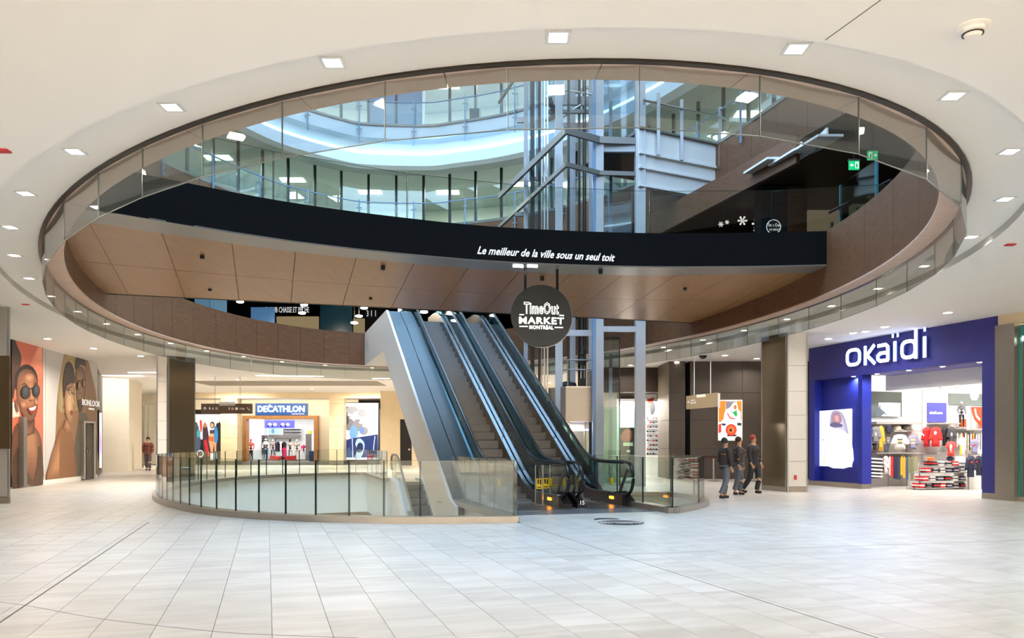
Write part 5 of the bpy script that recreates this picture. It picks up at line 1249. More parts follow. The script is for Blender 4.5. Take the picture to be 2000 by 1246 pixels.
def tee(x0, y0, x1, y1, m, label, s_=SI - .3, group=None, long=True, prnt=None, kind='sweater'):
    f = fs(s_); W0, H0 = x1 - x0, y1 - y0
    if long: o = [(.38, 0), (.62, 0), (.82, .08), (1, .62), (.88, .70), (.76, .42), (.78, 1), (.22, 1), (.24, .42), (.12, .70), (0, .62), (.18, .08)]
    else: o = [(.36, 0), (.64, 0), (.85, .06), (1, .36), (.84, .44), (.78, .30), (.8, 1), (.2, 1), (.22, .30), (.16, .44), (0, .36), (.15, .06)]
    pts = [(x0 + u * W0, y0 + v * H0) for u, v in o]
    mb = MB(); k = len(pts); n0 = mb.vs([f(*c6s(*p), 0) for p in pts]); n1 = mb.vs([f(*c6s(*p), .10) for p in pts])
    cx, cy = x0 + W0 / 2, y0 + H0 * .5; mid_ = mb.vs([f(*c6s(cx + (p[0] - cx) * .6, cy + (p[1] - cy) * .7), .16) for p in pts])
    for i in range(k):
        j = (i + 1) % k
        mb.f += [[n0 + i, n0 + j, n1 + j, n1 + i], [n1 + i, n1 + j, mid_ + j, mid_ + i]]; mb.c += [None, None]
    for n_, rev in ((mid_, False), (n0, True)):
        tt = tessellate_polygon([[Vector((p[0], p[1], 0)) for p in pts]])
        for t in tt: mb.f.append([n_ + q for q in t]); mb.c.append(None)
    o_ = mb.build('garment', m); tag(o_, label, kind, group)
    if prnt: art('print', lambda u, v, d: f(*c6s(x0 + u * W0, y0 + v * H0), .165 + d), prnt, M_PRINT, o_)
    MB().tube([f(*c6s(x0 + .5 * W0, y0 - 10), .05), f(*c6s(x0 + .5 * W0, y0 + 6), .05)], .006, 4).build('hanger_hook', M_STEEL, o_)
    return o_
wpr = [((240, 240, 236), [(.40, .35), (.60, .35), (.60, .55), (.40, .55)])]
gp = [((190, 190, 196), ell(.5, .45, .1, .12, 8))]
tee(118, 545, 215, 700, BK, 'black jacket with a red sleeve band, top left of the left wall unit', prnt=[((206, 36, 40), [(.08, .26), (.22, .22), (.2, .32), (.06, .38)])], kind='jacket')
tee(185, 540, 300, 700, GY, 'charcoal grey sweater with pale print, top left of the left wall unit', SI - .42, prnt=gp)
tee(205, 690, 255, 758, BK, 'small black garment hanging below the charcoal sweater', kind='trousers', long=False)
tee(248, 535, 332, 768, YL, 'mustard yellow hooded top between the charcoal sweater and the caps', SI - .35)
tee(330, 528, 400, 610, NV, 'navy top beside the mustard yellow one', SI - .3)
tee(328, 640, 392, 712, GY, 'small grey printed top left of the white sweater', SI - .3, prnt=gp)
tee(305, 705, 372, 780, cm((70, 74, 90)), 'dark blue grey folded trousers below the small grey top', SI - .3, long=False, kind='trousers')
tee(380, 615, 560, 755, CR, 'cream sweater with a dark printed square on the chest', SI - .4, prnt=[((60, 60, 56), [(.36, .30), (.64, .30), (.64, .38), (.36, .38)]), ((200, 180, 110), [(.38, .42), (.62, .42), (.62, .5), (.38, .5)]), ((60, 60, 56), [(.38, .54), (.62, .54), (.62, .62), (.38, .62)])])
tee(528, 622, 652, 755, LV, 'lavender grey sweater with yellow print right of the cream one', SI - .3, prnt=[((220, 200, 140), [(.34, .25), (.66, .25), (.66, .4), (.34, .4)]), ((220, 200, 140), [(.34, .48), (.66, .48), (.66, .62), (.34, .62)])])
for x0, x1, y0, c_, lb in ((392, 478, 515, cm((196, 182, 160)), 'beige cap on the small shelf'), (480, 572, 510, cm((96, 84, 74)), 'dark brown cap on the small shelf')):
    f = fs(SI - .2); q = f(*c6s((x0 + x1) / 2, 575), 0); r_ = (x1 - x0) / 4.793 / F * q[1] / 2
    cp = MB().lathe([(r_, q[2]), (r_ * .98, q[2] + r_ * .5), (r_ * .7, q[2] + r_ * 1.0), (r_ * .2, q[2] + r_ * 1.2)], q[0], q[1], 14).build('cap', c_, smooth=True); tag(cp, lb, 'cap')
    MB().box(q[0] - r_ * .7, q[0] + r_ * .7, q[1] - r_ * 1.6, q[1] - r_ * .6, q[2], q[2] + .02).build('peak', c_, cp)
# hanging row below
strp = [((238, 236, 230), [(.1, y), (.9, y + .04), (.9, y + .11), (.1, y + .07)]) for y in (.08, .24, .4, .56, .72, .86)]
tee(158, 815, 325, 1025, BK, 'black and white striped knit at the left of the lower rail', SI - .45, prnt=strp, long=True)
tee(300, 818, 372, 985, W_, 'white top with red checks right of the striped knit', SI - .38, prnt=[((206, 40, 44), ell(.3 + .2 * (i % 3), .15 + .11 * i, .07, .04, 6)) for i in range(7)])
def side(x0, x1, y0, y1, m, label, group=None, s_=SI - .3, kind='garment'):
    f = fs(s_); n = 6; mb = MB()
    prof_ = [(x0 + (x1 - x0) * u, y0 + (y1 - y0) * v) for u, v in ((.45, 0), (.62, .03), (.95, .1), (1, .5), (.92, .97), (.7, 1), (.45, .97), (.2, 1), (.05, .95), (.0, .5), (.1, .1), (.35, .03))]
    a_ = mb.vs([f(*c6s(*p), -.1) for p in prof_]); b_ = mb.vs([f(*c6s(*p), .12) for p in prof_]); k_ = len(prof_)
    for i in range(k_): j = (i + 1) % k_; mb.f.append([a_ + i, a_ + j, b_ + j, b_ + i]); mb.c.append(None)
    mb.f += [[b_ + i for i in range(k_)], [a_ + i for i in range(k_)][::-1]]; mb.c += [None, None]
    o_ = mb.build('garment', m); tag(o_, label, kind, group)
    MB().tube([f(*c6s(x0 + (x1 - x0) * .5, y0 - 12), 0), f(*c6s(x0 + (x1 - x0) * .5, y0 + 2), 0)], .005, 4).build('hanger_hook', M_STEEL, o_); return o_
side(362, 385, 815, 1000, cm((210, 190, 186)), 'pale pink garment left of the red one on the lower rail')
side(380, 415, 815, 1015, RD, 'bright red garment on the lower rail')
side(405, 442, 812, 1035, NV, 'navy garment right of the red one on the lower rail')
side(436, 474, 815, 1040, cm((50, 54, 74)), 'second navy garment, left of the mustard ones')
side(470, 500, 815, 1000, YL, 'left of two mustard garments on the lower rail'); side(494, 526, 818, 1025, YL, 'right of two mustard garments on the lower rail')
side(520, 546, 815, 1045, JN, 'denim blue garment on the lower rail')
side(540, 572, 818, 975, OL, 'left olive green garment on the lower rail'); side(566, 602, 812, 1050, OL, 'middle olive green garment on the lower rail'); side(596, 636, 815, 965, cm((150, 150, 118)), 'right olive green garment at the end of the lower rail')
for y in (525, 806):
    sb(SI, 165, y, 640 if y > 600 else 330, y + 3, .28, .3).build('rail', M_STEEL, wu)
# right side
tee(665, 548, 770, 730, RD, 'left of two bright red sweaters', SI - .35, prnt=[((240, 236, 232), [(.1, .28), (.3, .4), (.26, .48), (.08, .36)])])
tee(735, 545, 870, 730, cm((222, 44, 40)), 'right of two bright red sweaters, with white print', SI - .48, prnt=[((240, 230, 226), ell(.48, .3, .1, .1, 8))])
tee(845, 545, 935, 722, BK, 'black jacket with red and white sleeve marks beside the red sweaters', SI - .35, prnt=[((200, 40, 44), [(.1, .3), (.22, .3), (.2, .42), (.08, .44)])], kind='jacket')
tee(900, 545, 1004, 700, cm((74, 72, 76)), 'dark grey jacket right of the black one', SI - .45, prnt=gp, kind='jacket')
tee(888, 680, 1004, 818, cm((224, 70, 62)), 'coral red shirt with a white figure print, hung in front', SI - .9, prnt=[((240, 236, 232), spline([(.42, .2), (.55, .2), (.6, .4), (.52, .55), (.56, .75), (.44, .6), (.4, .4)], 2))], long=False, kind='shirt')
cols = [W_, GY, YL, W_, cm((196, 60, 60)), BK, W_, OL, cm((230, 190, 150)), NV, W_, RD, YL, BK, W_, LV, W_, GY, CR]
for i, c_ in enumerate(cols):
    x0 = 1000 + i * 12.6; side(x0, x0 + 15, 598 + (i % 3) * 6, 730 + (i * 37 % 60), c_, 'narrow side-on garment on the mixed rail under the mannequin, %s from the left' % (ORD + ['fifteenth', 'sixteenth', 'seventeenth', 'eighteenth', 'last'])[i], 'garments on the long mixed rail')
tee(1008, 640, 1092, 815, W_, 'white shirt with a yellow side in front of the mixed rail', SI - .7, prnt=[((226, 196, 40), [(.25, .4), (.45, .5), (.5, .95), (.25, .95)])], long=False, kind='shirt')
tee(1120, 660, 1215, 800, LV, 'lavender shirt with a red swoosh print at the right end', SI - .7, prnt=[((206, 60, 60), [(.3, .4), (.7, .3), (.5, .5)])], long=False, kind='shirt')
for a_ in ((1000, 595, 1260, 599),): sb(SI, *a_, .28, .3).build('rail', M_STEEL, wu2)
figure('mannequin', 1660 + 1045 / 4.793, 720 + 305 / 4.793, 720 + 550 / 4.793, SW(SI - .3, ons(1878, SI - .3))[1], GY, BK, W_, 'headless-looking child mannequin in grey jacket and black trousers on the high shelf')
thing1('price_card', 'small orange card at the left foot of the mannequin', 'card', OR, SI, 988, 475, 1034, 550, .2, .24); thing1('price_card', 'small orange card right of the mannequin below the graphic', 'card', OR, SI, 1172, 478, 1220, 555, .2, .24)
# gondola with folded clothes
SG = 19.3
go = empty('gondola', (*SW(SG, ons(1835, SG)), 0), 'low display gondola on castors holding folded clothes', 'display stand')
rowsY = (905, 968, 1045, 1110)
for i, y in enumerate(rowsY):
    x0 = (705, 640, 620, 585)[i]; sb(SG, x0, y, 1045, y + 8, -.25, .25).build('shelf', SHELF, go)
sb(SG, 585, 1125, 1225, 1135, -.3, .3).build('base_frame', SHELF, go)
for x in (650, 1040): sb(SG, x, 910, x + 5, 1125, -.02, .02).build('upright', SHELF, go)
sb(SG, 1045, 880, 1235, 1125, -.3, .1).build('end_panel', W_, go)
for x in (602, 970, 1205):
    q = fs(SG)(*c6s(x, 1155), 0); MB().tube([(q[0] - .02, q[1], .045), (q[0] + .02, q[1], .045)], .045, 10).build('castor', M_DARK, go)
cs = [(RD, 'red'), (W_, 'white'), (GY, 'grey'), (NV, 'navy'), (cm((190, 180, 182)), 'pale'), (BK, 'black')]
for i, y in enumerate(rowsY):
    x = (705, 650, 620, 595)[i]; k_ = 0
    order = ([5, 1, 4, 0, 1], [0, 4, 1, 3, 3, 1], [0, 1, 3, 5, 1, 3], [0, 2, 5, 0, 3, 4, 5])[i]
    step = (1035 - x) / len(order)
    for j, ci in enumerate(order):
        q = fs(SG)(*c6s(x + step * (j + .5), y), 0); w_ = ons(c6s(x + step * (j + .5), y)[0], SG); hw = step / 4.793 / F * q[1] / 2 * .93
        root = empty('folded_stack', (q[0], q[1], q[2]), '%s folded clothes on the %s shelf of the gondola, %s from the left' % (cs[ci][1], ('top', 'second', 'third', 'lowest')[i], ('first', 'second', 'third', 'fourth', 'fifth', 'sixth', 'seventh')[j]), 'clothes', 'folded clothes on the gondola')
        for l in range(3):
            zz = q[2] + .002 + l * .045; e = R.uniform(-.02, .02)
            MB().sbox(SG - .24, SG + .1, w_ - hw + e, w_ + hw + e - .01, zz, zz + .04).build('folded_garment', cs[ci][0] if l != 1 else cs[(ci + 1) % 6][0], root)
tee(710, 828, 800, 885, OR, 'orange top lying over the top left of the gondola', SG + .3, kind='garment', long=False)
tee(1070, 815, 1190, 1015, NV, 'navy sweater with a red flower on the front rail at right', SG - .5, prnt=[((206, 60, 60), ell(.6, .3, .1, .06, 8))]); tee(1160, 815, 1250, 1000, NV, 'second navy sweater at the right end of the front rail', SG - .4, prnt=[((206, 60, 60), ell(.3, .3, .1, .06, 8))])
gr2 = empty('garment_rail', (*SW(SG - .5, ons(1890, SG - .5)), 0), 'chrome two-post garment rail in front at the right of the navy shop', 'display stand')
sb(SG - .5, 1105, 800, 1112, 1168, -.01, .02).build('post', M_STEEL, gr2); sb(SG - .5, 1232, 800, 1239, 1175, -.01, .02).build('post', M_STEEL, gr2); sb(SG - .5, 1105, 800, 1239, 806, -.01, .02).build('rail', M_STEEL, gr2); sb(SG - .5, 1085, 1165, 1245, 1176, -.1, .1).build('foot', M_STEEL, gr2)
tee(900, 820, 980, 905, NV, 'small navy trousers below the coral shirt', SI - .8, long=False, kind='trousers'); thing1('round_card', 'white card with a red ring on the gondola', 'card', W_, SG, 985, 820, 1070, 890, .0, .03)
# steel pier and teal shop at the right edge
pr_ = empty('steel_pier', (*SW(onw(1964, WF), WF), 0), 'brushed steel pier right of the navy shop', 'pier')
MB().sbox(onw(1981, WF - .1), onw(1949, WF), WF - .1, WF + .4, .0, 4.4).build('cladding', M_STEELB, pr_); MB().sbox(onw(2060, WF), onw(1949, WF), WF + .0, WF + .4, 4.4, ZO).build('head_panel', M_OUT, pr_)
tl = empty('teal_shopfront', (*SW(onw(2010, WF), WF), 0), 'teal framed glass shopfront at the right picture edge', 'shopfront')
MB().sbox(onw(2100, WF), onw(1983, WF), WF + .1, WF + .3, 4.1, 4.35).build('head', mat('teal paint', (60, 150, 150), .4), tl)
MB().sbox(onw(1990, WF), onw(1985, WF), WF + .05, WF + .1, .1, 4.1).build('jamb', mat('teal paint', (60, 150, 150), .4), tl)
MB().sbox(onw(2100, WF), onw(1990, WF), WF + .15, WF + .17, .1, 4.1).build('glass_panel', glass('shop glass', (210, 230, 226), 1.5), tl)
MB().sbox(onw(2100, WF), onw(1985, WF), WF + .05, WF + .3, 0, .1).build('sill', M_STEEL, tl)
struct('wall_right', MB().sbox(4, onw(2100, WF), WF, WF + .3, 0, ZO).sbox(sE - 6, sE + .1, WF + 2.5, WF + 2.7, 0, ZO).sbox(sE - 6, sE - 5.8, WF + .3, WF + 2.5, 0, ZO), mat('pale beige inner wall', (226, 214, 188), .6))
area('teal_shop_lamp', (*SW(onw(2010, WF), WF + 1.3), 4.3), (0, 0, 0), 1, 1, 260)
# ================================================================ DARK BROWN WALL WITH POSTER
YK = 31.0
bw = empty('brown_wall', (PY(1415, YK), YK, 0), 'dark brown panelled wall with a lit poster, behind the right column', 'wall panelling'); bw['kind'] = 'structure'; del bw['label']; del bw['category']
X0, X1 = PY(1348, YK), PY(1640, YK)
zz = [ZY(936, YK), ZY(876, YK), ZY(820.5, YK), ZY(767, YK), ZO]; zz[0] = 0.0
xs_ = [PY(1348, YK), PY(1450, YK), PY(1560, YK), X1]
for i in range(4):
    for a, b in zip(xs_, xs_[1:]): MB().box(a + .006, b - .006, YK, YK + .05, zz[i] + .006, zz[i + 1] - .006).build('wall_panel', M_BRWALL, bw)
MB().box(X0, X1, YK + .05, YK + 3, 0, ZO).build('backing', M_DARK, bw)
bx = empty('brown_pier', (PY(1310, YK), YK, 0)); bx['kind'] = 'structure'
for i in range(4):
    MB().prism([(PY(1307, YK), YK), (PY(1338, YK), YK), (PY(1338, YK), YK + .04), (PY(1307, YK), YK + .04)], zz[i] + .006, zz[i + 1] - .006).build('wall_panel', M_BRWALL, bx)
    MB().prism([(PY(1285, 33.2), 33.2), (PY(1306.5, YK), YK + .01), (PY(1306.5, YK) + .04, YK + .05), (PY(1285, 33.2) + .04, 33.3)], zz[i] + .006, zz[i + 1] - .006).build('wall_panel', mat('olive brown cladding', (98, 86, 70), .5), bx)
MB().prism([(PY(1307, YK) + .02, YK + .06), (PY(1338, YK) - .02, YK + .06), (PY(1338, YK) - .02, 34), (PY(1285, 33.2) + .06, 33.3)], 0, ZO - .01).build('backing', M_DARK, bx)
po2 = tag(MB().box(PY(1402, YK), PY(1449, YK), YK - .08, YK, ZY(861, YK), ZY(781, YK)).build('light_box', M_WHITE), 'backlit red and white sport poster on the dark brown wall', 'light box')
ck = lambda pts: [(1260 + x / 4.153, 680 + y / 4.153) for x, y in pts]
art('print', lambda u, v, d: (PY(u, YK - .08), YK - .08 - d, ZY(v, YK - .08)), [
    ((250, 246, 240), ck([(592, 425), (785, 425), (785, 745), (592, 745)])), ((244, 120, 40), ck([(596, 428), (655, 428), (650, 560), (612, 600), (596, 600)])), ((244, 120, 40), ck([(740, 428), (783, 428), (783, 600), (760, 520)])), ((120, 110, 120), ck([(655, 430), (740, 430), (725, 470), (690, 480), (655, 500)])),
    ((250, 250, 248), ck(spline([(640, 590), (650, 510), (690, 480), (715, 445), (745, 450), (745, 490), (775, 520), (765, 580), (700, 600)], 3))), ((150, 96, 70), ck(ell(730, 478, 13, 22, 10))), ((214, 216, 218), ck(ell(728, 450, 17, 12, 10))),
    ((40, 150, 70), ck([(700, 500), (712, 520), (742, 500), (748, 540), (736, 560), (722, 540), (700, 515)])), ((210, 40, 40), ck([(668, 520), (690, 560), (730, 570), (730, 578), (684, 570), (664, 530)])),
    ((40, 44, 50), ck([(620, 610), (655, 612), (650, 630), (620, 625)])), ((40, 44, 50), ck([(745, 605), (780, 605), (780, 630), (745, 625)])), ((60, 30, 30), ck([(660, 700), (745, 700), (735, 715), (670, 715)])),
    ((216, 60, 40), ck(ell(697, 662, 46, 48, 14))), ((230, 110, 60), ck(ell(697, 662, 28, 30, 12))), ((60, 24, 24), ck(ell(693, 665, 12, 14, 10))), ((230, 50, 50), ck([(594, 620), (615, 610), (618, 680), (594, 690)])), ((200, 206, 214), ck([(600, 715), (650, 700), (650, 735), (600, 740)])), ((200, 206, 214), ck([(748, 700), (783, 715), (783, 738), (750, 735)])),
], M_LIT, po2)
rl = empty('lean_rail', (PY(1430, 29.2), 29.2, 0), 'long dark leaning rail on steel posts before the brown wall', 'rail')
MB().box(PY(1368, 29.2), PY(1530, 29.2), 29.1, 29.3, ZY(895, 29.2), ZY(890, 29.2)).build('top_bar', mat('dark red brown bar', (60, 26, 24), .4), rl)
for x in (1394, 1473):
    MB().tube([(PY(x, 29.2), 29.2, .02), (PY(x, 29.2), 29.2, .85)], .035, 8).build('post', M_STEEL, rl); MB().lathe([(.2, 0.003), (.2, .02)], PY(x, 29.2), 29.2, 16).build('foot_plate', M_GREYS, rl)
# shoe shop
YS = 35
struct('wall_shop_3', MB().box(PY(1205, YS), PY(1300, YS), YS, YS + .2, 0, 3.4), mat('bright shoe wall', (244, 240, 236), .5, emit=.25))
struct('trim_9', MB().box(PY(1150, 34), PY(1290, 33.5), 33.6, 34, ZY(766, 33.6), ZO), mat('dark fascia band', (58, 44, 36), .6))
struct('wall_back_2', MB().box(PY(1010, 46), PY(1205, 46), 46, 46.2, 0, ZO), M_WALL)
area('shoe_shop_lamp', (PY(1255, 34), 34.4, 3.3), (0, 0, 0), 1.6, .5, 140)
sh = empty('shoe_shelves', (PY(1270, YS), YS, 0), 'narrow rows of display shelves on the bright shoe wall', 'shelving')
shoe0 = None
for i in range(9):
    z = ZY(888 - i * 8.6, YS)
    MB().box(PY(1262, YS), PY(1285, YS), YS - .22, YS, z - .02, z).build('shelf', SHELF, sh)
    for j in range(4):
        X = PY(1264.5 + j * 5.8, YS); Y_ = YS - .12
        r = empty('shoe', (X, Y_, z), '%s sports shoe, %s from the left on the %s shelf from the bottom' % (('black', 'white', 'grey', 'red', 'navy')[(i * 3 + j * 2) % 5], ORD[j], ORD[i]), 'shoe', 'shoes on the lit shelves')
        m_ = (BK, W_, GY, RD, NV)[(i * 3 + j * 2) % 5]
        MB().slab([(X - .055, z + .012), (X + .055, z + .012), (X + .055, z + .04), (X + .0, z + .065), (X - .02, z + .09), (X - .055, z + .085)], Y_ - .03, Y_ + .03, lambda a, z_, o: (a, o, z_)).build('upper', m_, r)
        MB().box(X - .058, X + .058, Y_ - .032, Y_ + .032, z, z + .014).build('sole', W_, r)
pcs = tag(MB().box(PY(1262, YS), PY(1283, YS), YS - .04, YS, ZY(815, YS), ZY(770, YS)).build('poster', W_), 'red and white sport picture above the shoe shelves', 'poster')
art('print', lambda u, v, d: (PY(u, YS), YS - .04 - d, ZY(v, YS)), [((240, 238, 236), [(1262.5, 771), (1282, 771), (1282, 814), (1262.5, 814)]), ((210, 60, 40), [(1264, 780), (1278, 776), (1270, 795), (1264, 800)]), ((50, 50, 56), spline([(1268, 790), (1276, 785), (1280, 800), (1272, 812)], 2))], M_PRINT, pcs)
os_ = tag(MB().box(PY(1210, 30), PY(1240, 30), 30, 30.1, .1, ZY(835, 30)).build('display_case', M_DARK), 'dark display case with an orange picture behind the tower glass', 'display case')
art('print', lambda u, v, d: (PY(u, 30), 30 - d, ZY(v, 30)), [((190, 70, 40), spline([(1213, 850), (1222, 838), (1234, 842), (1232, 860), (1216, 862)], 3)), ((236, 216, 170), [(1217, 864), (1236, 864), (1236, 871), (1217, 871)]), ((236, 216, 170), [(1224, 879), (1231, 879), (1231, 883), (1224, 883)])], M_LITD, os_)
# ================================================================ UPPER LEVEL: food court, left and centre
struct('wall_upper', MB().box(-26, PY(760, 46), 46, 46.3, ZL2, 10.35), M_DARK)
YU = 45.9
us = empty('wall_sign', (PY(560, YU), YU, 7.5), 'long dark wall sign with white capital letters on the upper floor', 'sign')
MB().box(PY(495, YU), PY(625, YU), YU - .06, YU, ZY(618, YU), ZY(594, YU)).build('panel', M_BLACK, us)
text('lettering', 'LE CLUB CHASSE ET PÊCHE', .46, (PY(560, YU), YU - .07, ZY(606, YU)), (1, 0, 0), (0, 0, 1), M_LET, us, .01, .004, fit=PY(604, YU) - PY(516, YU))
text('lettering', '3 1 1', .5, (PY(726, YU), YU - .07, ZY(613, YU)), (1, 0, 0), (0, 0, 1), M_LET, us, .01, .004, squeeze=.6)
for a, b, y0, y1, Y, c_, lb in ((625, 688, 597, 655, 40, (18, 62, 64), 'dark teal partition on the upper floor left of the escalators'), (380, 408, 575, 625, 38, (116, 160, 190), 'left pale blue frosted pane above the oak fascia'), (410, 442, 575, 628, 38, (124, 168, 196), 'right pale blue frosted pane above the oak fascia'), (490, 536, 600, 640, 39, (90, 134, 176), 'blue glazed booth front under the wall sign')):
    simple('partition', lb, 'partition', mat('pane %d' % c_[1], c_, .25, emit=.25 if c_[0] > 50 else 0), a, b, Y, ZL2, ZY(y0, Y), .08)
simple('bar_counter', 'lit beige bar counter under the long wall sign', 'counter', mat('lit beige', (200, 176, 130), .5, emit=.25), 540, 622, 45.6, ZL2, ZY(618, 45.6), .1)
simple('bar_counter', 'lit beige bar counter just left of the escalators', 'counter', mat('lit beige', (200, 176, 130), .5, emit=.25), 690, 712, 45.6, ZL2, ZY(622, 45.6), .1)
for x, y in ((469, 591), (594, 597), (590, 613), (711, 603), (701, 619), (692, 632), (828, 611)):
    Y = 36 if x != 828 else 33; X = PY(x, Y); z = ZY(y, Y); pn = empty('pendant_lamp', (X, Y, z), 'round glowing pendant lamp on the upper floor at %s' % {469: 'far left over the fascia', 594: 'the sign, upper of two', 590: 'the sign, lower of two', 711: 'the escalator edge, highest of three', 701: 'the escalator edge, middle of three', 692: 'the escalator edge, lowest of three', 828: 'the top of the left escalator'}[x], 'lamp')
    MB().lathe([(.14, z), (.17, z + .03), (.15, z + .07)], X, Y, 14).build('disc', M_LAMP, pn); MB().tube([(X, Y, z + .07), (X, Y, 10.3)], .01, 4).build('cord', M_DARK, pn)
    if x in (469, 594, 711): area('pendant_light', (X, Y, z - .05), (0, 0, 0), .3, .3, 40, (1, .8, .55))
# right upper floor
YR = 33
struct('wall_upper_2', MB().box(PY(1262, YR), 26, YR + 6, YR + 6.2, ZL2, 10.35), M_DARK)
bc = tag(MB().box(PY(1487, 27), PY(1537, 27), 27, 27.8, ZL2, 10.3).build('dark_column', mat('blue black column', (18, 30, 36), .5)), 'blue black column with a round white logo on the upper floor', 'column')
def ring(cx, cy, r0, r1, n=24): return [(cx + r1 * math.cos(2 * math.pi * i / n), cy + r1 * math.sin(2 * math.pi * i / n)) for i in range(n + 1)] + [(cx + r0 * math.cos(2 * math.pi * i / n), cy + r0 * math.sin(2 * math.pi * i / n)) for i in range(n, -1, -1)]
art('logo', lambda u, v, d: (PY(u, 27), 27 - d, ZY(v, 27)), [((236, 236, 236), ring(1511, 443, 13, 14.4))], M_LITD, bc)
text('lettering', 'Time Out', .16, (PY(1511, 27), 26.98, ZY(440, 27)), (1, 0, 0), (0, 0, 1), M_LET, bc, .003, 0, squeeze=.7); text('lettering', 'MARKET', .1, (PY(1513, 27), 26.98, ZY(449, 27)), (1, 0, 0), (0, 0, 1), M_LET, bc, .003)
bc2 = empty('oak_column', (PY(1556, 27), 27, ZL2), 'oak clad column beside the blue black one on the upper floor', 'column')
for i in range(2): MB().box(PY(1537.5, 27), PY(1576, 27), 27.0, 27.8, ZL2 + i * 2.06, ZL2 + i * 2.06 + 2.05).build('wood_panel', M_WOOD, bc2)
for x, y, s_, lb in ((1408, 438, 5, 'left small'), (1420, 434, 4, 'slim middle'), (1450, 431, 9, 'upper large'), (1479, 437, 10, 'right large'), (1478, 450, 6, 'lowest')):
    Y = 30; X, z = PY(x, Y), ZY(y, Y); k_ = s_ / F * Y
    mb = MB()
    for i in range(6):
        a_ = i * math.pi / 3; c_, d_ = math.cos(a_), math.sin(a_)
        p = [(X + (r_ * c_ - t * d_) * k_, z + (r_ * d_ + t * c_) * k_) for r_, t in ((.12, -.06), (.5, -.14), (1, -.2), (1.05, 0), (1, .2), (.5, .14), (.12, .06))]
        mb.slab(p, Y - .01, Y + .01, lambda a, z_, o: (a, o, z_))
    sf_ = mb.build('snowflake', mat('snowflake white', (240, 236, 226), .5, emit=.6)); tag(sf_, lb + ' paper snowflake hanging in the dark above the footbridge', 'snowflake')
    MB().tube([(X, Y, z + k_), (X, Y, 10.3)], .004, 4).build('thread', M_DARK, sf_)
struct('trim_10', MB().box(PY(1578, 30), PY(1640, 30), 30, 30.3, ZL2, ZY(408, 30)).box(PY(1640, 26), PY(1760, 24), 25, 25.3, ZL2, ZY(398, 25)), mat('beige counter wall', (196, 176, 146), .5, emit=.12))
for x, y, a_, lb in ((1668, 323, 'L', 'green exit sign with a left arrow'), (1704, 304, 'R', 'green exit sign with a right arrow')):
    Y = 22.0; X, z = PY(x, Y), ZY(y, Y); ex = empty('exit_sign', (X, Y, z), lb + ' above the upper floor', 'exit sign')
    MB().box(X - .14, X + .14, Y - .03, Y + .03, z - .12, z + .12).build('panel', mat('exit green', (20, 150, 90), .4, emit=1.2), ex); MB().box(X - .16, X + .16, Y - .05, Y + .05, z + .12, z + .17).build('bracket', M_GREYS, ex); MB().tube([(X, Y, z + .17), (X, Y, 10.3)], .012, 4).build('rod', M_DARK, ex)
    s2 = -1 if a_ == 'L' else 1
    art('pictogram', lambda u, v, d: (X + u, Y - .03 - d, z + v), [((240, 255, 246), [(s2 * .02, .02), (s2 * .07, .02), (s2 * .07, .06), (s2 * .125, 0), (s2 * .07, -.06), (s2 * .07, -.02), (s2 * .02, -.02)]), ((240, 255, 246), [(-s2 * .12, -.09), (-s2 * .02, -.09), (-s2 * .02, .09), (-s2 * .12, .09)]), ((20, 150, 90), ell(-s2 * .06, .05, .015, .018, 8)), ((20, 150, 90), spline([(-s2 * .09, .01), (-s2 * .05, .03), (-s2 * .04, -.01), (-s2 * .05, -.07), (-s2 * .08, -.07)], 2))], M_LIT, ex)
# stair soffit and oak stringer on the right
WS = 13.3
def onp(px, py, w_): s = onw(px, w_); return s, ZY(py, SW(s, w_)[1])
strn = empty('stair', (*SW(onw(1420, WS), WS), 8), 'stair with oak stringer and white stepped underside rising on the right', 'stair')
A1, A2, A3, A4 = onp(1262, 470, WS), onp(1555, 318, WS), onp(1555, 262, WS), onp(1262, 425, WS)
MB().slab([A1, A2, A3, A4], WS, WS + .12, fr).build('stringer', M_WOOD, strn)
for i, (x0, x1, y0, y1) in enumerate(((1452, 1500, 330, 350), (1500, 1541, 318, 332), (1541, 1588, 292, 310))):
    Y = 22.5 - i * .9
    a, b = (PY(x0, Y), Y), (PY(x1, Y), Y)
    MB().prism([a, b, (b[0] + .3, b[1] - 1.2), (a[0] + .3, a[1] - 1.2)][::-1], ZY((y0 + y1) / 2, Y), ZY((y0 + y1) / 2, Y) + .06).build('step_soffit', M_WHITE, strn)
    MB().box(b[0] - .05, b[0], Y - 1.0, Y, ZY((y0 + y1) / 2, Y), ZY((y0 + y1) / 2, Y) + .3).build('step_riser', M_WHITE, strn)
# teal glass end and steel fence behind the right fascia
tg = empty('glass_screen', (PY(1690, 20.5), 20.5, ZL2), 'teal edged glass screen rising behind the right oak fascia', 'balustrade')
p, q = Vector((PY(1642, 21.5), 21.5)), Vector((PY(1712, 18.9), 18.9))
d = (q - p).normalized(); n = Vector((-d.y, d.x)) * .02
MB().hull8([(*(p - n), ZL2), (*(q - n), ZL2), (*(q + n), ZL2), (*(p + n), ZL2), (*(p - n), ZY(362, 21.5)), (*(q - n), ZY(312, 18.9)), (*(q + n), ZY(312, 18.9)), (*(p + n), ZY(362, 21.5))]).build('glass_panel', M_TEAL, tg)
for e, yy in ((p, 362), (q, 312)): MB().box(e.x - .03, e.x + .03, e.y - .03, e.y + .03, ZL2, ZY(yy, e.y)).build('post', mat('teal steel post', (60, 120, 128), .4), tg)
for i, x in enumerate((1626, 1664, 1676)):
    Y = 21.4; MB().box(PY(x - 2, Y), PY(x + 2, Y), Y, Y + .08, ZL2, ZL2 + 1.3 + i * .2).build('post', M_DARK, tg)
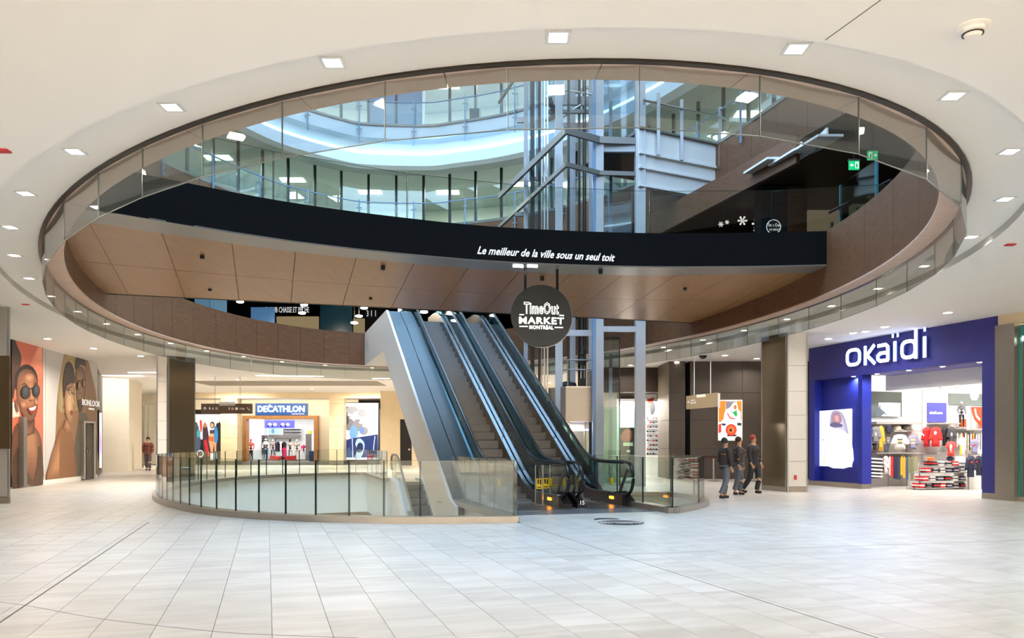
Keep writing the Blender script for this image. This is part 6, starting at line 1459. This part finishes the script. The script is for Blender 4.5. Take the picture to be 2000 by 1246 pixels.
MB().tube([(PY(1620, 22), 22, ZY(415, 22)), (PY(1740, 19), 19, ZY(352, 19))], .04, 6).build('rail', M_DARK, tg)
# ================================================================ OFFICES, LEVELS 3 AND 4
M_MUL = mat('dark mullion', (30, 34, 34), .4); M_OFW = mat('pale green office wall', (222, 224, 216), .7); M_GLO = glass('office glass', (246, 250, 248), 2.2)
AF = spline(ARCP[:14], 8, closed=False)
def away(P, d): return [out_(p, d) for p in P]
AF3, AB3 = away(AF, 1.9), away(AF, 8)
for lv, z0, z1, nm in ((3, ZL3, 14.9, 'office_glazing'), (4, ZL4, 20.6, 'office_glazing')):
    L_ = cumulative(AF3); root = empty(nm, (AF3[30][0], AF3[30][1], z0), 'curved glazed office front with dark mullions on the %s level seen across the atrium' % ('third' if lv == 3 else 'fourth'), 'glazing')
    n_ = int(L_[-1] / 1.38)
    for i in range(n_):
        a, b = Vector(along(AF3, i * 1.38, L_)), Vector(along(AF3, (i + 1) * 1.38, L_)); d = (b - a).normalized(); n = Vector((-d.y, d.x)) * .01
        if lv == 4 and 12 < i < 15: MB().prism([a - n, b - n, b + n, a + n], z0, z1).build('solid_panel', mat('blue grey panel', (126, 140, 160), .5), root)
        else: MB().prism([a - n, b - n, b + n, a + n], z0 + .02, z1 - .02).build('pane', M_GLO, root)
        MB().prism([a - n * 6, a - n * 6 + d * .12, a + n * 3 + d * .12, a + n * 3], z0, z1).build('mullion', M_MUL if (i % 5 or lv == 3) else M_WHITE, root)
    struct('wall_office_%d' % lv, MB().wall(AB3, z0, z1), M_OFW)
    L_ = cumulative(AF)
    for i in range(11):
        t = 3 + i * (L_[-1] - 6) / 10
        x, y = out_(along(AF, t, L_), 4.6)
        tag(MB().box(x - .6, x + .6, y - .3, y + .3, z1 - .05, z1 - .005).build('office_lamp', mat('office lamp glow', (246, 255, 240), .5, emit=2.5)), ORD[i] + ' glowing office ceiling lamp from the left on the %s level' % ('third' if lv == 3 else 'fourth'), 'ceiling lamp', 'office ceiling lamps level %d' % lv)
        area('office_light', (x, y, z1 - .1), (0, 0, 0), 1.6, 1.2, 150 if lv == 3 else 200, (1, 1, .96))
    # desks
    for i in range(9):
        t = 4 + i * (L_[-1] - 8) / 8.5; x, y = out_(along(AF, t, L_), 3.6 + (i % 3) * .8)
        dk_ = empty('desk', (x, y, z0), ORD[i] + ' white office desk from the left behind the %s level glazing' % ('third' if lv == 3 else 'fourth'), 'desk', 'office desks level %d' % lv)
        MB().box(x - .7, x + .7, y - .35, y + .35, z0 + .72, z0 + .75).build('top', W_, dk_)
        for a in (-.65, .65): MB().box(x + a - .03, x + a + .03, y - .3, y + .3, z0, z0 + .72).build('leg', M_GREYS, dk_)
        MB().box(x - .3, x + .3, y - .05, y, z0 + .8, z0 + 1.15).build('monitor', M_DARK, dk_)
    # railing
    AR = AF; L_ = cumulative(AR); rb = empty('atrium_railing', (AR[30][0], AR[30][1], z0), 'curved glass and steel railing along the %s level edge across the atrium' % ('third' if lv == 3 else 'fourth'), 'railing')
    rp = [(x, y, z0 + 1.15) for x, y in offs(AR, 0)]
    MB().tube(rp, .03, 5).build('top_rail', mat('blue grey steel', (110, 140, 165), .4), rb, smooth=True)
    n_ = int(L_[-1] / 2.6)
    for i in range(n_):
        a, b = Vector(along(AR, i * 2.6, L_)), Vector(along(AR, (i + 1) * 2.6, L_)); d = (b - a).normalized(); n = Vector((-d.y, d.x)) * .008
        MB().prism([a - n, b - n, b + n, a + n], z0 + .05, z0 + 1.05).build('glass_panel', M_GL, rb)
        v = (Vector(a) - ctr).normalized(); p = a - v * .12
        MB().box(p.x - .03, p.x + .03, p.y - .03, p.y + .03, z0 - (.95 if lv == 4 else .5), z0 + 1.2).build('post', mat('blue grey steel', (110, 140, 165), .4), rb)
        for zz_ in (z0 + .8, z0 - .3): MB().box(p.x - .13, p.x + .13, p.y - .02, p.y + .02, zz_, zz_ + .04).build('glass_clamp', M_GREYS, rb)
    mbk = MB(); band(mbk, -.02, z0 + .03, .2, z0 + .03)
    cap = MB(); band(cap, -.06, z0 - .02, -.06, z0 + .09); band(cap, -.06, z0 + .09, .1, z0 + .09); struct('trim_%d' % (11 + lv), cap, M_GREYS)
oc = empty('office_chair', (PY(926, 38.5), 38.5, ZL4), 'dark office chair silhouette behind the fourth level railing', 'chair')
MB().lathe([(.3, ZL4 + .05), (.03, ZL4 + .1), (.03, ZL4 + .45), (.28, ZL4 + .5), (.28, ZL4 + .56)], PY(926, 38.5), 38.5, 12).build('seat', M_DARK, oc)
MB().box(PY(926, 38.5) - .24, PY(926, 38.5) + .24, 38.7, 38.76, ZL4 + .6, ZL4 + 1.3).build('backrest', M_DARK, oc)
# round floor decal
x, y = PZ(1213, 1021, 0)
fd = MB().lathe([(.42, .0008), (.42, .0025)], x, y, 40).build('floor_decal', mat('dark floor decal', (34, 40, 48), .5)); tag(fd, 'dark round floor decal with pale writing in front of the escalators', 'floor decal')
text('lettering', 'DISTANCIATION', .1, (x, y + .1, .004), (1, .0, 0), (0, 1, 0), M_LET, fd, .0008); text('lettering', 'MERCI · THANK YOU', .09, (x, y - .08, .004), (1, 0, 0), (0, 1, 0), M_LET, fd, .0008)
o = MB().prism(spline([PZ(1160, 1014, 0), PZ(1172, 1012, 0), PZ(1206, 1013, 0), PZ(1207, 1014.4, 0), PZ(1178, 1014.2, 0), PZ(1163, 1015.6, 0)], 3)[::-1], .0008, .0025).build('floor_decal', mat('dark floor decal', (34, 40, 48), .5)); tag(o, 'thin dark arrow-like floor mark beside the round decal', 'floor decal')
# ================================================================ PEOPLE
def person(px, Y, label, ht, yaw, stride, top, bot, hair, skin=(196, 150, 120), bag=None):
    X = PY(px, Y); r = empty('person', (0, 0, 0), label, 'person'); k = ht / 1.75
    def skinned(nm, verts, edges, radii, m, roots):
        me = bpy.data.meshes.new(nm); me.from_pydata([(a * k, b * k, c * k) for a, b, c in verts], edges, []); me.materials.append(m)
        o = bpy.data.objects.new(nm, me); COL.objects.link(o); o.parent = r
        sm = o.modifiers.new('skin', 'SKIN'); sm.use_smooth_shade = True
        sv = me.skin_vertices[0].data if me.skin_vertices else None
        if sv is None:
            me.attributes
        for i, rr in enumerate(radii): sv[i].radius = (rr * k, rr * k); sv[i].use_root = i in roots
        ss = o.modifiers.new('sub', 'SUBSURF'); ss.levels = 2; ss.render_levels = 2
        return o
    def chain(nm, chains, m, shade=True):
        mb = MB()
        for pts, rad in chains:
            sp = spline([tuple(p) + (q,) for p, q in zip(pts, rad)], 3, closed=False)
            mb.tube([(a * k, b * k, c * k) for a, b, c, _ in sp], [max(.004, q[3]) * k for q in sp], 10)
        return mb.build(nm, m, r, smooth=True)
    f = stride
    sk = cm(skin)
    # one continuous body: pelvis, spine, neck, head, arms, legs
    V = [(0, 0, .93), (0, 0, 1.08), (0, .0, 1.25), (0, 0, 1.40), (0, -.01, 1.5), (0, -.02, 1.58), (0, -.02, 1.68),
         (.09, 0, .90), (.10, -.16 * f, .50), (.10, -.10 * f + .02, .10), (.10, -.10 * f - .12, .04),
         (-.09, 0, .90), (-.10, .06 * f, .50), (-.10, .34 * f, .13), (-.10, .34 * f - .10, .05),
         (.18, 0, 1.38), (.23, .05 * f, 1.12), (.22, -.10 * f - .04, .90), (.21, -.14 * f - .05, .82),
         (-.18, 0, 1.38), (-.23, -.03 * f, 1.12), (-.22, .04 - .14 * f, .90), (-.21, -.16 * f, .82)]
    E_ = [(0, 1), (1, 2), (2, 3), (3, 4), (4, 5), (5, 6), (0, 7), (7, 8), (8, 9), (9, 10), (0, 11), (11, 12), (12, 13), (13, 14), (3, 15), (15, 16), (16, 17), (17, 18), (3, 19), (19, 20), (20, 21), (21, 22)]
    RD_ = [.13, .12, .14, .12, .055, .08, .075, .09, .062, .042, .035, .09, .062, .042, .035, .06, .045, .032, .03, .06, .045, .032, .03]
    me = bpy.data.meshes.new('body'); me.from_pydata([(a * k, b * k, c * k) for a, b, c in V], E_, []); me.materials.append(sk)
    o = bpy.data.objects.new('body', me); COL.objects.link(o); o.parent = r
    o.modifiers.new('skin', 'SKIN').use_smooth_shade = True
    if me.skin_vertices:
        for i, q in enumerate(RD_): me.skin_vertices[0].data[i].radius = (q * k * .93, q * k * .93); me.skin_vertices[0].data[i].use_root = i == 0
    ss = o.modifiers.new('smooth', 'SUBSURF'); ss.levels = 1; ss.render_levels = 2
    for sd, i0 in ((1, 18), (-1, 22)):
        hx, hy, hz_ = V[i0]
        ch_ = []
        for j in range(4):
            oy = (j - 1.5) * .02; ln = (.065, .078, .072, .055)[j]
            ch_.append(([(hx, hy + oy, hz_), (hx, hy + oy - .01, hz_ - ln * .6), (hx - sd * .01, hy + oy - .015, hz_ - ln)], [.011, .01, .007]))
        ch_.append(([(hx, hy - .03, hz_ + .03), (hx - sd * .012, hy - .055, hz_ - .01), (hx - sd * .015, hy - .055, hz_ - .035)], [.012, .011, .008]))
        chain('hand', ch_, sk)
    chain('trousers', [([V[7], V[8], (V[9][0], V[9][1], .12)], [.115, .085, .07]), ([V[11], V[12], (V[13][0], V[13][1], .16)], [.115, .085, .07]), ([(0, 0, .84), (0, 0, .93), (0, 0, 1.0)], [.13, .17, .155])], bot)
    chain('jacket', [([(0, 0, .86), (0, 0, 1.0), (0, 0, 1.2), (0, 0, 1.36), (0, -.005, 1.44), (0, -.01, 1.47)], [.175, .165, .185, .19, .10, .07]), ([(.06, 0, 1.38), (.18, 0, 1.375), V[16], (V[17][0], V[17][1], V[17][2] + .04)], [.09, .085, .066, .05]), ([(-.06, 0, 1.38), (-.18, 0, 1.375), V[20], (V[21][0], V[21][1], V[21][2] + .04)], [.09, .085, .066, .05])], top)
    chain('shoe', [([(V[9][0], V[9][1] + .03, .05), (V[10][0], V[10][1], .04)], [.05, .042])], BK); chain('shoe', [([(V[13][0], V[13][1] + .03, .06), (V[14][0], V[14][1], .045)], [.05, .042])], BK)
    chain('hair', [([(0, .02, 1.60), (0, .015, 1.69), (0, 0, 1.76)], [.085, .1, .055])], hair)
    chain('face', [([(.035, -.098, 1.645), (.035, -.103, 1.645)], [.008, .006]), ([(-.035, -.098, 1.645), (-.035, -.103, 1.645)], [.008, .006]), ([(0, -.10, 1.64), (0, -.115, 1.61)], [.008, .014]), ([(-.02, -.098, 1.575), (.02, -.098, 1.575)], [.006, .006])], cm((120, 80, 66)))
    r.location = (X, Y, 0); r.rotation_euler = (0, 0, yaw)
    for c in r.children: c.location = (0, 0, 0)
    return r
DK = cm((44, 38, 40)); JG = cm((96, 100, 110))
person(1416, 20.3, 'person with dark jacket and grey trousers walking just below the lit sport poster', 1.56, 1.9, .6, DK, JG, BK)
person(1443, 21.6, 'person in a dark coat and jeans walking at the right of the poster', 1.6, 1.2, .35, cm((54, 46, 44)), cm((84, 88, 98)), cm((60, 40, 34)))
person(1471, 22.3, 'person with reddish hair in a black coat partly before the bronze column', 1.66, .7, .8, cm((34, 32, 38)), BK, cm((150, 60, 52)))
person(289, 40.5, 'person in a dark red jacket standing in the far left corner by the glass door', 1.72, .2, .5, cm((110, 52, 46)), cm((90, 80, 76)), cm((60, 36, 30)))
